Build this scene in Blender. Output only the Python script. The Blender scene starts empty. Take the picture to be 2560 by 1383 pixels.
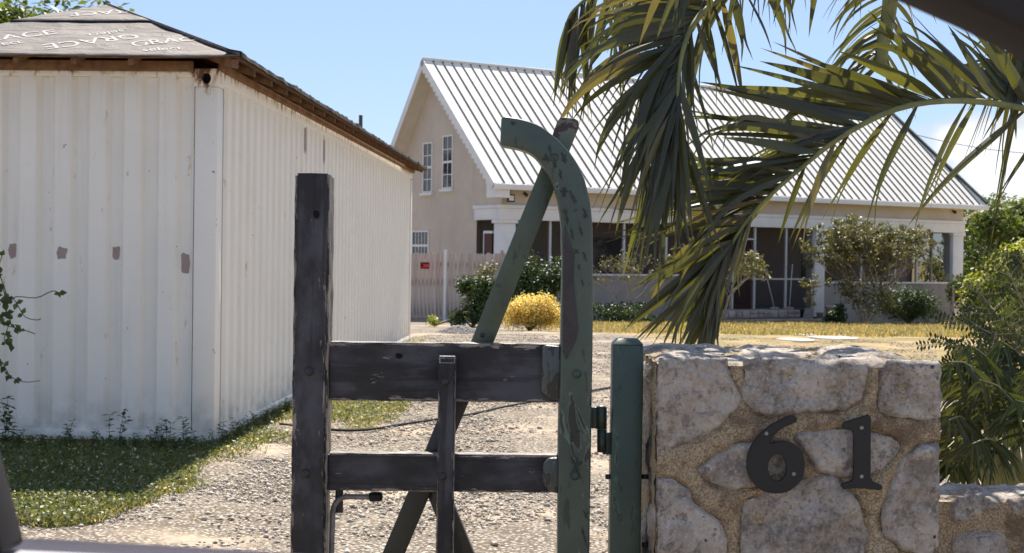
import bpy, bmesh, math, random
import numpy as np
from mathutils import Vector, Matrix, noise as mnoise
from mathutils.geometry import delaunay_2d_cdt
random.seed(7); RNG = np.random.default_rng(7)
scene = bpy.context.scene
col = scene.collection
rad = math.radians

# ------------------------------------------------------------------ camera
FPX = 3550.0; CAM = Vector((0, 0, 1.35)); ROLL = 0.014; PITCH = math.atan(52.5 / FPX)
_r = Vector((1, 0, 0)); FW = Vector((0, math.cos(PITCH), -math.sin(PITCH))); _u = Vector((0, math.sin(PITCH), math.cos(PITCH)))
RT = _r * math.cos(ROLL) + _u * math.sin(ROLL); UP = -_r * math.sin(ROLL) + _u * math.cos(ROLL)
cd = bpy.data.cameras.new('camera'); cam = bpy.data.objects.new('camera', cd); col.objects.link(cam)
m = Matrix.Identity(4)
for i in range(3):
    m[i][0] = RT[i]; m[i][1] = UP[i]; m[i][2] = -FW[i]; m[i][3] = CAM[i]
cam.matrix_world = m
cd.sensor_width = 36; cd.lens = 36 * FPX / 2560; cd.clip_start = 0.05; cd.clip_end = 3000
cd.dof.use_dof = True; cd.dof.focus_distance = 4.6; cd.dof.aperture_fstop = 12
scene.camera = cam
def at(x, y, Y):                       # point of the place that stands Y metres in front of the lens
    d = FW + RT * ((x - 1280) / FPX) + UP * ((691.5 - y) / FPX)
    return CAM + d * (Y / d.y)

# ------------------------------------------------------------------ sky, sun, exposure
SUN_EL, SUN_AZ = rad(52), rad(4)
world = bpy.data.worlds.new('World'); scene.world = world; world.use_nodes = True
wn = world.node_tree.nodes; wl = world.node_tree.links; wn.clear()
wo = wn.new('ShaderNodeOutputWorld'); bg = wn.new('ShaderNodeBackground'); bg.inputs['Strength'].default_value = 0.10
sky = wn.new('ShaderNodeTexSky'); sky.sky_type = 'NISHITA'; sky.sun_disc = False
sky.sun_elevation = SUN_EL; sky.sun_rotation = SUN_AZ; sky.altitude = 0; sky.air_density = 1.0; sky.dust_density = 0.3; sky.ozone_density = 3.0
tc = wn.new('ShaderNodeTexCoord')
def wnode(t, **kw):
    n = wn.new(t)
    for k, v in kw.items(): setattr(n, k, v)
    return n
nz = wnode('ShaderNodeTexNoise'); nz.inputs['Scale'].default_value = 7.0; nz.inputs['Detail'].default_value = 9; nz.inputs['Roughness'].default_value = 0.55
mp = wnode('ShaderNodeMapping'); mp.inputs['Scale'].default_value = (1, 1, 1.5); mp.inputs['Location'].default_value = (0.35, 0.0, 0.15)
wl.new(tc.outputs['Generated'], mp.inputs[0]); wl.new(mp.outputs[0], nz.inputs['Vector'])
sx = wnode('ShaderNodeSeparateXYZ'); wl.new(tc.outputs['Generated'], sx.inputs[0])
def wmap(sock, a, b, c, d):
    n = wnode('ShaderNodeMapRange', interpolation_type='SMOOTHSTEP'); n.inputs[1].default_value = a; n.inputs[2].default_value = b
    n.inputs[3].default_value = c; n.inputs[4].default_value = d; wl.new(sock, n.inputs[0]); return n.outputs[0]
def wmath(op, a, b):
    n = wnode('ShaderNodeMath', operation=op)
    for i, s in enumerate((a, b)):
        if isinstance(s, (int, float)): n.inputs[i].default_value = s
        else: wl.new(s, n.inputs[i])
    return n.outputs[0]
lowband = wmap(sx.outputs['Z'], 0.085, 0.14, 0.0, -0.45)           # the cumulus bank stays low over the horizon
azim = wmath('MAXIMUM', wmap(sx.outputs['X'], 0.20, 0.275, -0.30, 0.16), wmap(sx.outputs['Y'], 0.75, 0.60, -0.30, 0.10))   # clear above the yard; unseen clouds behind added to whiten the shade light
cl = wmath('ADD', wmath('ADD', nz.outputs['Fac'], lowband), azim)
cov = wmap(cl, 0.52, 0.66, 0.0, 1.0)
nz2 = wnode('ShaderNodeTexNoise'); nz2.inputs['Scale'].default_value = 14; nz2.inputs['Detail'].default_value = 6
wl.new(mp.outputs[0], nz2.inputs['Vector'])
cb = wmap(nz2.outputs['Fac'], 0.36, 0.62, 0.74, 1.05)
cm = wnode('ShaderNodeMix', data_type='RGBA', blend_type='MULTIPLY'); cm.inputs[0].default_value = 1
cm.inputs[6].default_value = (5.1, 5.3, 5.6, 1); wl.new(cb, cm.inputs[7])
tint = wnode('ShaderNodeMix', data_type='RGBA', blend_type='MULTIPLY'); tint.inputs[0].default_value = 1
wl.new(sky.outputs[0], tint.inputs[6]); tint.inputs[7].default_value = (0.92, 1.0, 1.12, 1)
even = wnode('ShaderNodeMix', data_type='RGBA'); even.inputs[0].default_value = 0.7          # flat blue mixed in, added to fill the shaded faces
wl.new(tint.outputs[2], even.inputs[6]); even.inputs[7].default_value = (1.85, 2.35, 3.5, 1)
mx = wnode('ShaderNodeMix', data_type='RGBA'); wl.new(cov, mx.inputs[0]); wl.new(even.outputs[2], mx.inputs[6]); wl.new(cm.outputs[2], mx.inputs[7])
wl.new(mx.outputs[2], bg.inputs['Color']); wl.new(bg.outputs[0], wo.inputs[0])
sl = bpy.data.lights.new('sun', 'SUN'); sl.energy = 5.0; sl.angle = rad(0.5); sl.color = (1.0, 0.935, 0.825)
sun = bpy.data.objects.new('sun', sl); col.objects.link(sun)
sdir = Vector((math.sin(SUN_AZ) * math.cos(SUN_EL), math.cos(SUN_AZ) * math.cos(SUN_EL), math.sin(SUN_EL)))
sun.rotation_euler = sdir.to_track_quat('Z', 'Y').to_euler(); sun.location = (0, 20, 30)
vs = scene.view_settings; vs.view_transform = 'Standard'; vs.look = 'None'; vs.exposure = 1.04; vs.gamma = 1; vs.use_curve_mapping = False

# ------------------------------------------------------------------ material helper
class G:
    def __init__(s, name, rough=0.8, spec=0.3, metallic=0.0):
        s.m = bpy.data.materials.new(name); s.m.use_nodes = True; s.nt = s.m.node_tree
        s.b = s.nt.nodes['Principled BSDF']; s.out = s.nt.nodes['Material Output']
        s.b.inputs['Roughness'].default_value = rough; s.b.inputs['Specular IOR Level'].default_value = spec; s.b.inputs['Metallic'].default_value = metallic
        s.tc = s.nt.nodes.new('ShaderNodeTexCoord')
    def n(s, t, **kw):
        n = s.nt.nodes.new(t)
        for k, v in kw.items(): setattr(n, k, v)
        return n
    def put(s, sock, v):
        if isinstance(v, bpy.types.NodeSocket): s.nt.links.new(v, sock)
        elif isinstance(v, tuple) and len(v) == 3 and sock.type == 'RGBA': sock.default_value = (*v, 1)
        else: sock.default_value = v
    def vec(s, scale=(1, 1, 1), which='Object', loc=(0, 0, 0)):
        n = s.n('ShaderNodeMapping'); n.inputs['Scale'].default_value = scale; n.inputs['Location'].default_value = loc
        s.nt.links.new(s.tc.outputs[which], n.inputs[0]); return n.outputs[0]
    def noise(s, scale, detail=5, rough=0.6, vec=None, dist=0.0):
        n = s.n('ShaderNodeTexNoise'); n.inputs['Scale'].default_value = scale; n.inputs['Detail'].default_value = detail
        n.inputs['Roughness'].default_value = rough; n.inputs['Distortion'].default_value = dist
        s.nt.links.new(vec if vec is not None else s.tc.outputs['Object'], n.inputs['Vector']); return n.outputs['Fac']
    def voro(s, scale, vec=None, out='Distance', feature='F1'):
        n = s.n('ShaderNodeTexVoronoi', feature=feature); n.inputs['Scale'].default_value = scale
        s.nt.links.new(vec if vec is not None else s.tc.outputs['Object'], n.inputs['Vector']); return n.outputs[out]
    def rng(s, v, a, b, c=0.0, d=1.0, smooth=True):
        n = s.n('ShaderNodeMapRange', interpolation_type='SMOOTHSTEP' if smooth else 'LINEAR')
        s.put(n.inputs[0], v)
        for i, x in enumerate((a, b, c, d)): n.inputs[i + 1].default_value = x
        return n.outputs[0]
    def math(s, op, a, b=0.0):
        n = s.n('ShaderNodeMath', operation=op); s.put(n.inputs[0], a); s.put(n.inputs[1], b); return n.outputs[0]
    def mix(s, f, a, b, blend='MIX'):
        n = s.n('ShaderNodeMix', data_type='RGBA', blend_type=blend); s.put(n.inputs[0], f); s.put(n.inputs[6], a); s.put(n.inputs[7], b); return n.outputs[2]
    def xyz(s, which='Object'):
        n = s.n('ShaderNodeSeparateXYZ'); s.nt.links.new(s.tc.outputs[which], n.inputs[0]); return n.outputs
    def island(s): return s.n('ShaderNodeNewGeometry').outputs['Random Per Island']
    def orand(s): return s.n('ShaderNodeObjectInfo').outputs['Random']
    def color(s, c): s.put(s.b.inputs['Base Color'], c); return s
    def bump(s, h, strength=0.5, dist=0.01, prev=None):
        n = s.n('ShaderNodeBump'); n.inputs['Strength'].default_value = strength; n.inputs['Distance'].default_value = dist
        s.put(n.inputs['Height'], h)
        if prev is not None: s.put(n.inputs['Normal'], prev)
        s.put(s.b.inputs['Normal'], n.outputs[0]); return n.outputs[0]
def simple(name, c, rough=0.7, var=0.15, scale=6.0, spec=0.3, bump=0.0, metallic=0.0):
    g = G(name, rough, spec, metallic)
    f = g.rng(g.noise(scale, 6), 0.3, 0.7)
    g.color(g.mix(f, tuple(x * (1 - var) for x in c), tuple(min(1, x * (1 + var)) for x in c)))
    if bump: g.bump(g.noise(scale * 6, 5), bump, 0.01)
    return g.m
def leaf_mat(name, c1, c2, c3=None, trans=0.35, rough=0.5, spec=0.35, dead=None, deadfrac=0.1, use_obj=False):
    g = G(name, rough, spec)
    r = g.orand() if use_obj else g.island()
    c = g.mix(r, c1, c2)
    if c3: c = g.mix(g.rng(g.noise(2.2, 3), 0.45, 0.7), c, c3)
    if dead:
        r2 = g.math('FRACT', g.math('MULTIPLY', r, 37.3)); c = g.mix(g.math('LESS_THAN', r2, deadfrac), c, dead)
    g.color(c)
    t = g.n('ShaderNodeBsdfTranslucent'); g.put(t.inputs['Color'], g.mix(1.0, c, (1.9, 1.75, 0.75), 'MULTIPLY'))
    mxs = g.n('ShaderNodeMixShader'); mxs.inputs[0].default_value = trans
    g.nt.links.new(g.b.outputs[0], mxs.inputs[1]); g.nt.links.new(t.outputs[0], mxs.inputs[2]); g.nt.links.new(mxs.outputs[0], g.out.inputs[0])
    return g.m

# ------------------------------------------------------------------ object helpers
def tag(o, label=None, cat=None, group=None, kind=None):
    if label: o['label'] = label
    if cat: o['category'] = cat
    if group: o['group'] = group
    if kind: o['kind'] = kind
    return o
def link(o, parent=None):
    col.objects.link(o)
    if parent is not None: o.parent = parent
    return o
def thing(name, label, cat, loc=(0, 0, 0), rz=0.0, group=None):
    o = bpy.data.objects.new(name, None); o.location = loc; o.rotation_euler = (0, 0, rz); o.empty_display_size = 0.2
    link(o); return tag(o, label, cat, group)
def mesh_data(name, v, f, mat, smooth=False):
    me = bpy.data.meshes.new(name)
    me.from_pydata([tuple(p) for p in v], [], [tuple(q) for q in f]); me.update()
    if mat: me.materials.append(mat)
    if smooth: me.shade_smooth()
    return me
def mobj(name, v, f, mat, parent=None, smooth=False, off=None):
    if off is not None: v = [(p[0] - off[0], p[1] - off[1], p[2] - off[2]) for p in v]
    return link(bpy.data.objects.new(name, mesh_data(name, v, f, mat, smooth)), parent)
def nobj(name, v, quads, mat, parent=None, smooth=False, k=4):
    """numpy mesh: v (n,3), faces (m,k)"""
    me = bpy.data.meshes.new(name); v = np.asarray(v, np.float32); q = np.asarray(quads, np.int32)
    me.vertices.add(len(v)); me.vertices.foreach_set('co', v.ravel())
    me.loops.add(q.size); me.loops.foreach_set('vertex_index', q.ravel())
    me.polygons.add(len(q)); me.polygons.foreach_set('loop_start', np.arange(0, q.size, k, dtype=np.int32))
    me.update(calc_edges=True); me.validate()
    if mat: me.materials.append(mat)
    if smooth: me.shade_smooth()
    return link(bpy.data.objects.new(name, me), parent)
BOXF = [(0, 3, 2, 1), (4, 5, 6, 7), (0, 1, 5, 4), (1, 2, 6, 5), (2, 3, 7, 6), (3, 0, 4, 7)]
def boxv(a, b):
    return [(a[0], a[1], a[2]), (b[0], a[1], a[2]), (b[0], b[1], a[2]), (a[0], b[1], a[2]),
            (a[0], a[1], b[2]), (b[0], a[1], b[2]), (b[0], b[1], b[2]), (a[0], b[1], b[2])]
def bevelled(name, v, f, mat, width, parent=None, seg=2, off=None, smooth=True):
    me = mesh_data(name, v if off is None else [(p[0] - off[0], p[1] - off[1], p[2] - off[2]) for p in v], f, mat)
    bm = bmesh.new(); bm.from_mesh(me)
    bmesh.ops.recalc_face_normals(bm, faces=bm.faces)
    if width: bmesh.ops.bevel(bm, geom=[e for e in bm.edges if e.calc_face_angle(0) > 0.5], offset=width, segments=seg, affect='EDGES', profile=0.5)
    bm.to_mesh(me); bm.free()
    if smooth:
        me.shade_smooth()
        me.set_sharp_from_angle(angle=rad(40))
    return link(bpy.data.objects.new(name, me), parent)
def box(name, a, b, mat, parent=None, bevel=0.0, off=None):
    a2 = [min(a[i], b[i]) for i in range(3)]; b2 = [max(a[i], b[i]) for i in range(3)]
    if bevel: return bevelled(name, boxv(a2, b2), BOXF, mat, bevel, parent, off=off)
    return mobj(name, boxv(a2, b2), BOXF, mat, parent, off=off)
def prism(name, front, back, mat, parent=None, bevel=0.0, off=None, seg=2):
    n = len(front); v = list(front) + list(back)
    f = [tuple(range(n)), tuple(range(2 * n - 1, n - 1, -1))] + [(i, i + n, (i + 1) % n + n, (i + 1) % n) for i in range(n)]
    return bevelled(name, v, f, mat, bevel, parent, seg=seg, off=off)
def tube_data(pts, radii, sides=6, cap=True):
    v, f = [], []; pts = [Vector(p) for p in pts]; prev = None
    for i, p in enumerate(pts):
        t = (pts[min(i + 1, len(pts) - 1)] - pts[max(i - 1, 0)]).normalized()
        a = t.orthogonal().normalized() if prev is None else (prev - t * prev.dot(t)).normalized()
        prev = a; b = t.cross(a); r = radii[i] if isinstance(radii, (list, tuple)) else radii
        for k in range(sides):
            an = 2 * math.pi * k / sides; v.append(p + a * (math.cos(an) * r) + b * (math.sin(an) * r))
    for i in range(len(pts) - 1):
        for k in range(sides):
            k2 = (k + 1) % sides; f.append((i * sides + k, i * sides + k2, (i + 1) * sides + k2, (i + 1) * sides + k))
    if cap:
        f.append(tuple(range(sides - 1, -1, -1))); n = len(pts) - 1; f.append(tuple(n * sides + k for k in range(sides)))
    return v, f
def tube(name, pts, radii, mat, parent=None, sides=6, off=None):
    v, f = tube_data(pts, radii, sides); return mobj(name, v, f, mat, parent, True, off)
def merge(parts):
    V, F = [], []
    for v, f in parts:
        o = len(V); V += list(v); F += [tuple(i + o for i in q) for q in f]
    return V, F
def copy_tree(o, parent=None):
    c = o.copy(); link(c, parent)
    for ch in list(o.children): copy_tree(ch, c)
    return c
def smooth_path(pts, n):
    P = [np.array(p, float) for p in pts]; P = [2 * P[0] - P[1]] + P + [2 * P[-1] - P[-2]]; out = []
    segs = len(P) - 3
    for i in range(n):
        t = i / (n - 1) * segs; k = min(int(t), segs - 1); t -= k; a, b, c, d = P[k:k + 4]
        out.append(0.5 * ((2 * b) + (-a + c) * t + (2 * a - 5 * b + 4 * c - d) * t * t + (-a + 3 * b - 3 * c + d) * t ** 3))
    return out
def fbm(p, o=4): return mnoise.fractal(Vector(p), 1.0, 2.0, o)

# ------------------------------------------------------------------ ground
def gz(x, y):                                     # level yard, falling a little towards the house
    t = min(max(y - 24, 0), 26); return -0.031 * t * min(1, t / 4 + 0.2)
def grass_mask(x, y):
    n = mnoise.noise(Vector((x * 0.9, y * 0.9, 3))) * 0.55 + mnoise.noise(Vector((x * 3, y * 3, 8))) * 0.45
    side = -2.03 + 0.0403 * (y - 9.94)
    a = 0.0
    if 6.3 < y < 10.6: a = max(a, min(1, ((-1.60 - 0.13 * (10.3 - y)) - x) * 2.6 + 0.4))
    if y <= 7.05: a -= (7.05 - y) * 2.6
    if 9.5 < y < 23: a = max(a, 1 - (x - side) / (0.62 if y < 14.5 else 0.4))
    a = max(a, 1.1 - ((x + 1.25) ** 2 / 0.25 + (y - 12.2) ** 2 / 2.2))
    if y > 25: a = max(a, min(1, (y - 25) / 2) * (0.75 if x > 0.6 + 0.1 * (34 - y) else 0.0))
    return a + n
gg = G('gravel_ground', 0.95, 0.1)
v3 = gg.vec((1, 1, 1))
peb = gg.voro(46, v3); peb2 = gg.voro(95, v3)
sand = gg.mix(gg.rng(gg.noise(26, 6), 0.3, 0.7), (0.34, 0.265, 0.19), (0.48, 0.39, 0.295))
stone = gg.mix(gg.rng(gg.voro(46, v3, 'Color'), 0.2, 0.9), (0.27, 0.235, 0.195), (0.54, 0.48, 0.395))
stone = gg.mix(gg.rng(peb, 0.30, 0.55), stone, (0.15, 0.12, 0.09))
patch = gg.rng(gg.noise(0.85, 5, 0.62), 0.50, 0.66)
c = gg.mix(patch, stone, sand)
o = gg.xyz()
lawn = gg.mix(gg.rng(gg.noise(1.1, 6), 0.35, 0.65), (0.38, 0.27, 0.15), (0.20, 0.17, 0.07))
far = gg.math('ADD', gg.math('ADD', o[1], gg.math('MULTIPLY', gg.math('MAXIMUM', gg.math('SUBTRACT', o[0], 1.6), 0.0), 3.5)), gg.math('MULTIPLY', gg.noise(0.5, 5), 7.0))
right = gg.math('ADD', gg.math('MULTIPLY', o[0], 1.0), gg.math('MULTIPLY', gg.noise(0.7, 4), 2.0))
lf = gg.math('MULTIPLY', gg.rng(far, 28.5, 31.0), gg.rng(right, 1.2, 2.2))
c = gg.mix(lf, c, lawn)
gg.color(c)
gg.bump(gg.math('SUBTRACT', gg.noise(30, 6), gg.math('MULTIPLY', peb, gg.math('SUBTRACT', 1.0, patch))), 0.55, 0.02)
GX = np.concatenate([np.linspace(-900, -60, 8), np.linspace(-40, -8, 14), np.linspace(-7, 7, 141), np.linspace(8, 40, 17), np.linspace(60, 900, 8)])
GY = np.concatenate([np.linspace(-60, 3, 8), np.linspace(3.5, 26, 181), np.linspace(26.5, 60, 60), np.linspace(70, 1500, 12)])
gv = [(x, y, gz(x, y) + (0.02 * fbm((x * 1.3, y * 1.3, 0), 4) if 3 < y < 60 and abs(x) < 9 else 0)) for y in GY for x in GX]
nx = len(GX); gf = [(j * nx + i, j * nx + i + 1, (j + 1) * nx + i + 1, (j + 1) * nx + i) for j in range(len(GY) - 1) for i in range(nx - 1)]
ground = mobj('ground', gv, gf, gg.m, None, True); tag(ground, kind='structure')

# loose stones of the drive
def stones_np(P, S, mat, name, parent=None):
    tv = np.array([(1, 0, 0), (0, 1, 0), (-1, 0, 0), (0, -1, 0), (0, 0, 1), (0, 0, -1)], float)
    tf = np.array([(0, 1, 4), (1, 2, 4), (2, 3, 4), (3, 0, 4), (1, 0, 5), (2, 1, 5), (3, 2, 5), (0, 3, 5)])
    n = len(P); a = RNG.uniform(0, 6.28, n); ca, sa = np.cos(a), np.sin(a)
    V = tv[None] * (S[:, None, None] * RNG.uniform(0.65, 1.35, (n, 6, 3))); V[:, :, 2] *= 0.62
    V += RNG.normal(0, 0.12, V.shape) * S[:, None, None]
    x = V[:, :, 0] * ca[:, None] - V[:, :, 1] * sa[:, None]; y = V[:, :, 0] * sa[:, None] + V[:, :, 1] * ca[:, None]
    V[:, :, 0] = x; V[:, :, 1] = y; V += P[:, None, :]
    F = tf[None] + (np.arange(n) * 6)[:, None, None]
    return nobj(name, V.reshape(-1, 3), F.reshape(-1, 3), mat, parent, False, 3)
gs = G('gravel_stone', 0.9, 0.2)
r = gs.island(); gs.color(gs.mix(gs.rng(gs.noise(60, 3), .3, .7), gs.mix(r, (0.25, 0.215, 0.175), (0.60, 0.53, 0.435)), gs.mix(r, (0.36, 0.305, 0.245), (0.54, 0.475, 0.39))))
P, S = [], []
while len(P) < 85000:
    y = 5.5 + 19 * random.random() ** 1.7; x = random.uniform(-0.42, 0.30) * y
    k = mnoise.noise(Vector((x * 0.8, y * 0.8, 1.5))) + 0.6 * mnoise.noise(Vector((x * 2.1, y * 2.1, 7)))
    if random.random() > 0.55 + 0.8 * k: continue
    if x < -2.03 + 0.0403 * (y - 9.94) and y > 9.8: continue
    if grass_mask(x, y) > 0.75: continue
    s = random.lognormvariate(-4.95, 0.48); s = min(s, 0.024)
    P.append((x, y, gz(x, y) + s * 0.25)); S.append(s)
tag(stones_np(np.array(P), np.array(S), gs.m, 'gravel'), 'loose grey and tan gravel strewn over the driveway', 'gravel', kind='stuff')

# ------------------------------------------------------------------ grass
def blades(name, pts, hmin, hmax, wid, mat, lean=0.5):
    P = np.array(pts); n = len(P); h = RNG.uniform(hmin, hmax, n); a = RNG.uniform(0, 6.28, n); l = RNG.uniform(0.1, lean, n)
    d = np.stack([np.cos(a), np.sin(a), np.zeros(n)], 1); b = RNG.uniform(0, 6.28, n); w = np.stack([np.cos(b), np.sin(b), np.zeros(n)], 1) * (wid * RNG.uniform(0.6, 1.4, n))[:, None]
    up = np.array([0, 0, 1.0]); mid = P + up * (h * 0.6)[:, None] + d * (h * l * 0.4)[:, None]; top = P + up * (h * (1 - l * 0.35))[:, None] + d * (h * l * 1.2)[:, None]
    V = np.stack([P - w, P + w, mid + w * 0.75, mid - w * 0.75, top], 1).reshape(-1, 3)
    k = np.arange(n) * 5
    F = np.concatenate([np.stack([k, k + 1, k + 2], 1), np.stack([k, k + 2, k + 3], 1), np.stack([k + 3, k + 2, k + 4], 1)])
    return nobj(name, V, F, mat, None, False, 3)
M_grass = leaf_mat('grass_blade', (0.06, 0.085, 0.022), (0.15, 0.165, 0.05), (0.22, 0.19, 0.085), trans=0.4, dead=(0.36, 0.27, 0.13), deadfrac=0.16)
M_dry = leaf_mat('dry_lawn', (0.27, 0.225, 0.11), (0.18, 0.18, 0.07), (0.31, 0.245, 0.145), trans=0.3, dead=(0.42, 0.32, 0.18), deadfrac=0.25)
pts = []
while len(pts) < 62000:
    y = 6.4 + 16 * random.random() ** 1.8; x = random.uniform(-0.40 * y, -0.9)
    if y > 9.9 and x < -2.05 + 0.0403 * (y - 9.94): continue
    if random.random() < (grass_mask(x, y) - 0.30) * 2.2: pts.append((x, y, gz(x, y) - 0.005))
cl_p = np.array(pts[::2]); 
def clover(name, P_, size, mat):
    n = len(P_); C_ = P_ + np.stack([RNG.normal(0, .03, n), RNG.normal(0, .03, n), RNG.uniform(.01, .06, n)], 1)
    nr = RNG.normal(size=(n, 3)) * .7; nr[:, 2] += .9; nr /= np.linalg.norm(nr, axis=1)[:, None]; t = RNG.normal(size=(n, 3)); t -= nr * (t * nr).sum(1)[:, None]; t /= np.linalg.norm(t, axis=1)[:, None]; w = np.cross(nr, t)
    s_ = (size * RNG.uniform(.5, 1.4, n))[:, None]; V = np.stack([C_ - t * s_, C_ + w * s_ * .6, C_ + t * s_, C_ - w * s_ * .6], 1).reshape(-1, 3); k = np.arange(n) * 4
    return nobj(name, V, np.stack([k, k + 1, k + 2, k + 3], 1), mat)
tag(clover('ground_cover', cl_p, .011, leaf_mat('clover_leaf', (0.05, 0.075, 0.025), (0.15, 0.17, 0.06), trans=.35, dead=(0.5, 0.47, 0.36), deadfrac=.07)), 'low clover and weeds mixed into the grass by the container', 'ground cover', kind='stuff')
tag(blades('grass', pts[::2] + pts[1::4], 0.02, 0.07, 0.0028, M_grass, 1.5), 'short weedy grass round the foot of the white container', 'grass', kind='stuff')
pts = []
while len(pts) < 26000:
    y = random.uniform(25.5, 44); x = random.uniform(-0.03 * y, 0.37 * y)
    if random.random() < (grass_mask(x, y) - 0.2) * 1.2: pts.append((x, y, gz(x, y) - 0.01))
tag(blades('lawn_grass', pts, 0.05, 0.14, 0.012, M_dry, 0.9), 'sparse dry yellow grass of the lawn before the house', 'grass', kind='stuff')

# ------------------------------------------------------------------ shipping container
gc = G('container_paint', 0.55, 0.35)
o = gc.xyz()
base = gc.mix(gc.rng(gc.noise(1.6, 6), 0.3, 0.75), (0.84, 0.795, 0.70), (0.79, 0.75, 0.655))
streak = gc.rng(gc.noise(5, 5, 0.6, gc.vec((3, 3, 0.14))), 0.55, 0.80, 0, 0.35)
base = gc.mix(streak, base, (0.62, 0.55, 0.44))
grime = gc.math('MULTIPLY', gc.rng(o[2], 0.45, 0.05), gc.rng(gc.noise(7, 6), 0.35, 0.65)); base = gc.mix(gc.math('MULTIPLY', grime, 0.5), base, (0.36, 0.34, 0.28))
chip = gc.rng(gc.noise(19, 4, 0.6, None, 0.5), 0.715, 0.73); base = gc.mix(gc.math('MULTIPLY', chip, 0.8), base, (0.17, 0.13, 0.11))
# rust bleeding from the top rail and the corner casting
dx = gc.math('MULTIPLY', gc.math('ABSOLUTE', gc.math('ADD', o[0], 0.10)), 2.2); dy = gc.math('MULTIPLY', gc.math('ABSOLUTE', o[1]), 1.6); dz = gc.math('MULTIPLY', gc.math('SUBTRACT', 2.64, o[2]), 3.2)
near = gc.math('SUBTRACT', 1.0, gc.math('ADD', gc.math('ADD', dx, dy), dz))
rim = gc.math('MULTIPLY', gc.rng(o[2], 2.50, 2.63), 0.40)
ru = gc.math('ADD', gc.math('MAXIMUM', gc.math('MULTIPLY', near, 0.72), rim), gc.math('MULTIPLY', gc.math('SUBTRACT', gc.noise(13, 7, 0.7, gc.vec((1, 1, 0.35))), 0.5), 2.3))
base = gc.mix(gc.rng(ru, 0.28, 0.52, 0, 0.7), base, (0.50, 0.30, 0.13)); base = gc.mix(gc.rng(ru, 0.50, 0.62), base, (0.13, 0.055, 0.028))
edge = gc.math('MULTIPLY', gc.math('GREATER_THAN', o[0], -0.03), gc.math('LESS_THAN', o[1], 0.02))
ed = gc.math('MULTIPLY', edge, gc.rng(gc.noise(9, 6, 0.75, gc.vec((1, 1, 0.6))), 0.60, 0.66)); base = gc.mix(ed, base, (0.10, 0.075, 0.06))
gc.color(base); gc.bump(gc.math('ADD', gc.noise(9, 4), gc.math('MULTIPLY', ru, -0.3)), 0.10, 0.01)
M_cont = gc.m
M_black = simple('dark_hollow', (0.006, 0.006, 0.006), 0.9)
M_primer = simple('primer_brown', (0.35, 0.262, 0.23), 0.8, 0.08, 20)
CL, CW, CH = 12.30, 2.44, 2.62
cont = thing('shipping_container', 'long white corrugated shipping container with brown primer patches, carrying a low roof', 'container', (-2.072, 9.94, 0), -rad(2.3))
def corrugated(name, n, start, pitch, rec, depth, z0, z1, axis, stop=None):
    prof = []
    fl = (pitch - rec) ; sl_ = 0.032
    for k in range(n):
        s = start + k * pitch
        prof += [(s, 0), (s + sl_, depth), (s + rec - sl_, depth), (s + rec, 0)]
    prof = [(p, q) for p, q in prof if stop is None or p < stop]
    v, f = [], []
    for i, (p, q) in enumerate(prof):
        for z in (z0, z1):
            v.append((-p, q, z) if axis == 'x' else (-q, p, z))
        if i: f.append((2 * i - 2, 2 * i, 2 * i + 1, 2 * i - 1))
    return mobj(name, v, f, M_cont, cont)
corrugated('end_wall', 9, 0.165, 0.2468, 0.135, 0.045, 0.05, 2.57, 'x', 2.30)
corrugated('side_wall', 50, 0.17, 0.2395, 0.125, 0.045, 0.05, 2.53, 'y', 12.15)
for x0, x1, y0, y1 in ((-0.165, 0, 0, 0.16), (-2.44, -2.27, 0, 0.16), (-0.165, 0, CL - 0.16, CL)):
    box('corner_post', (x0, y0, -0.02), (x1, y1, 2.50), M_cont, cont, 0.012)
def casting(x0, x1, y0, y1, z0, z1):
    v = boxv((x0, y0, z0), (x1, y1, z1)); f = [BOXF[i] for i in (0, 1, 3, 4, 5)]; n = 16; cx, cz = (x0 + x1) / 2, (z0 + z1) / 2 - 0.005
    for dpt in (0.0, 0.05):
        for k in range(n):
            a = 2 * math.pi * (k + 0.5) / n; v.append((cx + 0.033 * math.cos(a) * (1.0), y0 + dpt, cz + 0.039 * math.sin(a)))
    cor = [1, 5, 4, 0]                      # right-bottom, right-top, left-top, left-bottom
    ring = lambda i: 8 + (i % n)
    for q in range(4):                      # fan each quarter of the plate to its corner
        i0 = q * 4 - 2
        c0 = (cor[1], cor[2], cor[3], cor[0])[q]; c1 = (cor[2], cor[3], cor[0], cor[1])[q]
    quart = {0: 5, 1: 4, 2: 0, 3: 1}
    for q in range(4):
        cidx = quart[q]
        for k in range(4): f.append((ring(q * 4 + k), ring(q * 4 + k + 1), cidx))
        f.append((ring(q * 4 + 4), cidx, quart[(q + 1) % 4])[::-1])
    for k in range(n): f.append((8 + k, 8 + (k + 1) % n, 8 + n + (k + 1) % n, 8 + n + k))
    o_ = mobj('corner_casting', v, f, M_cont, cont)
    mobj('casting_hole', [v[8 + n + k] for k in range(n)], [tuple(range(n))], M_black, o_)
casting(-0.168, 0.004, -0.004, 0.165, 2.50, 2.625); casting(-2.444, -2.27, -0.004, 0.165, 2.50, 2.625)
box('top_rail', (-2.27, 0.0, 2.565), (-0.168, 0.06, 2.62), M_cont, cont, 0.006)
box('top_rail', (-0.06, 0.165, 2.525), (0.0, CL, 2.62), M_cont, cont, 0.006)
box('bottom_rail', (-2.27, -0.002, 0.012), (-0.165, 0.06, 0.085), M_cont, cont, 0.006)
box('bottom_rail', (-0.06, 0.16, 0.012), (0.002, CL - 0.16, 0.085), M_cont, cont, 0.006)
box('floor_pan', (-2.42, 0.08, 0.07), (-0.08, CL - 0.05, 0.12), M_black, cont)
box('back_wall', (-2.44, CL - 0.05, 0.07), (-0.17, CL, 2.6), M_cont, cont)
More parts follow.
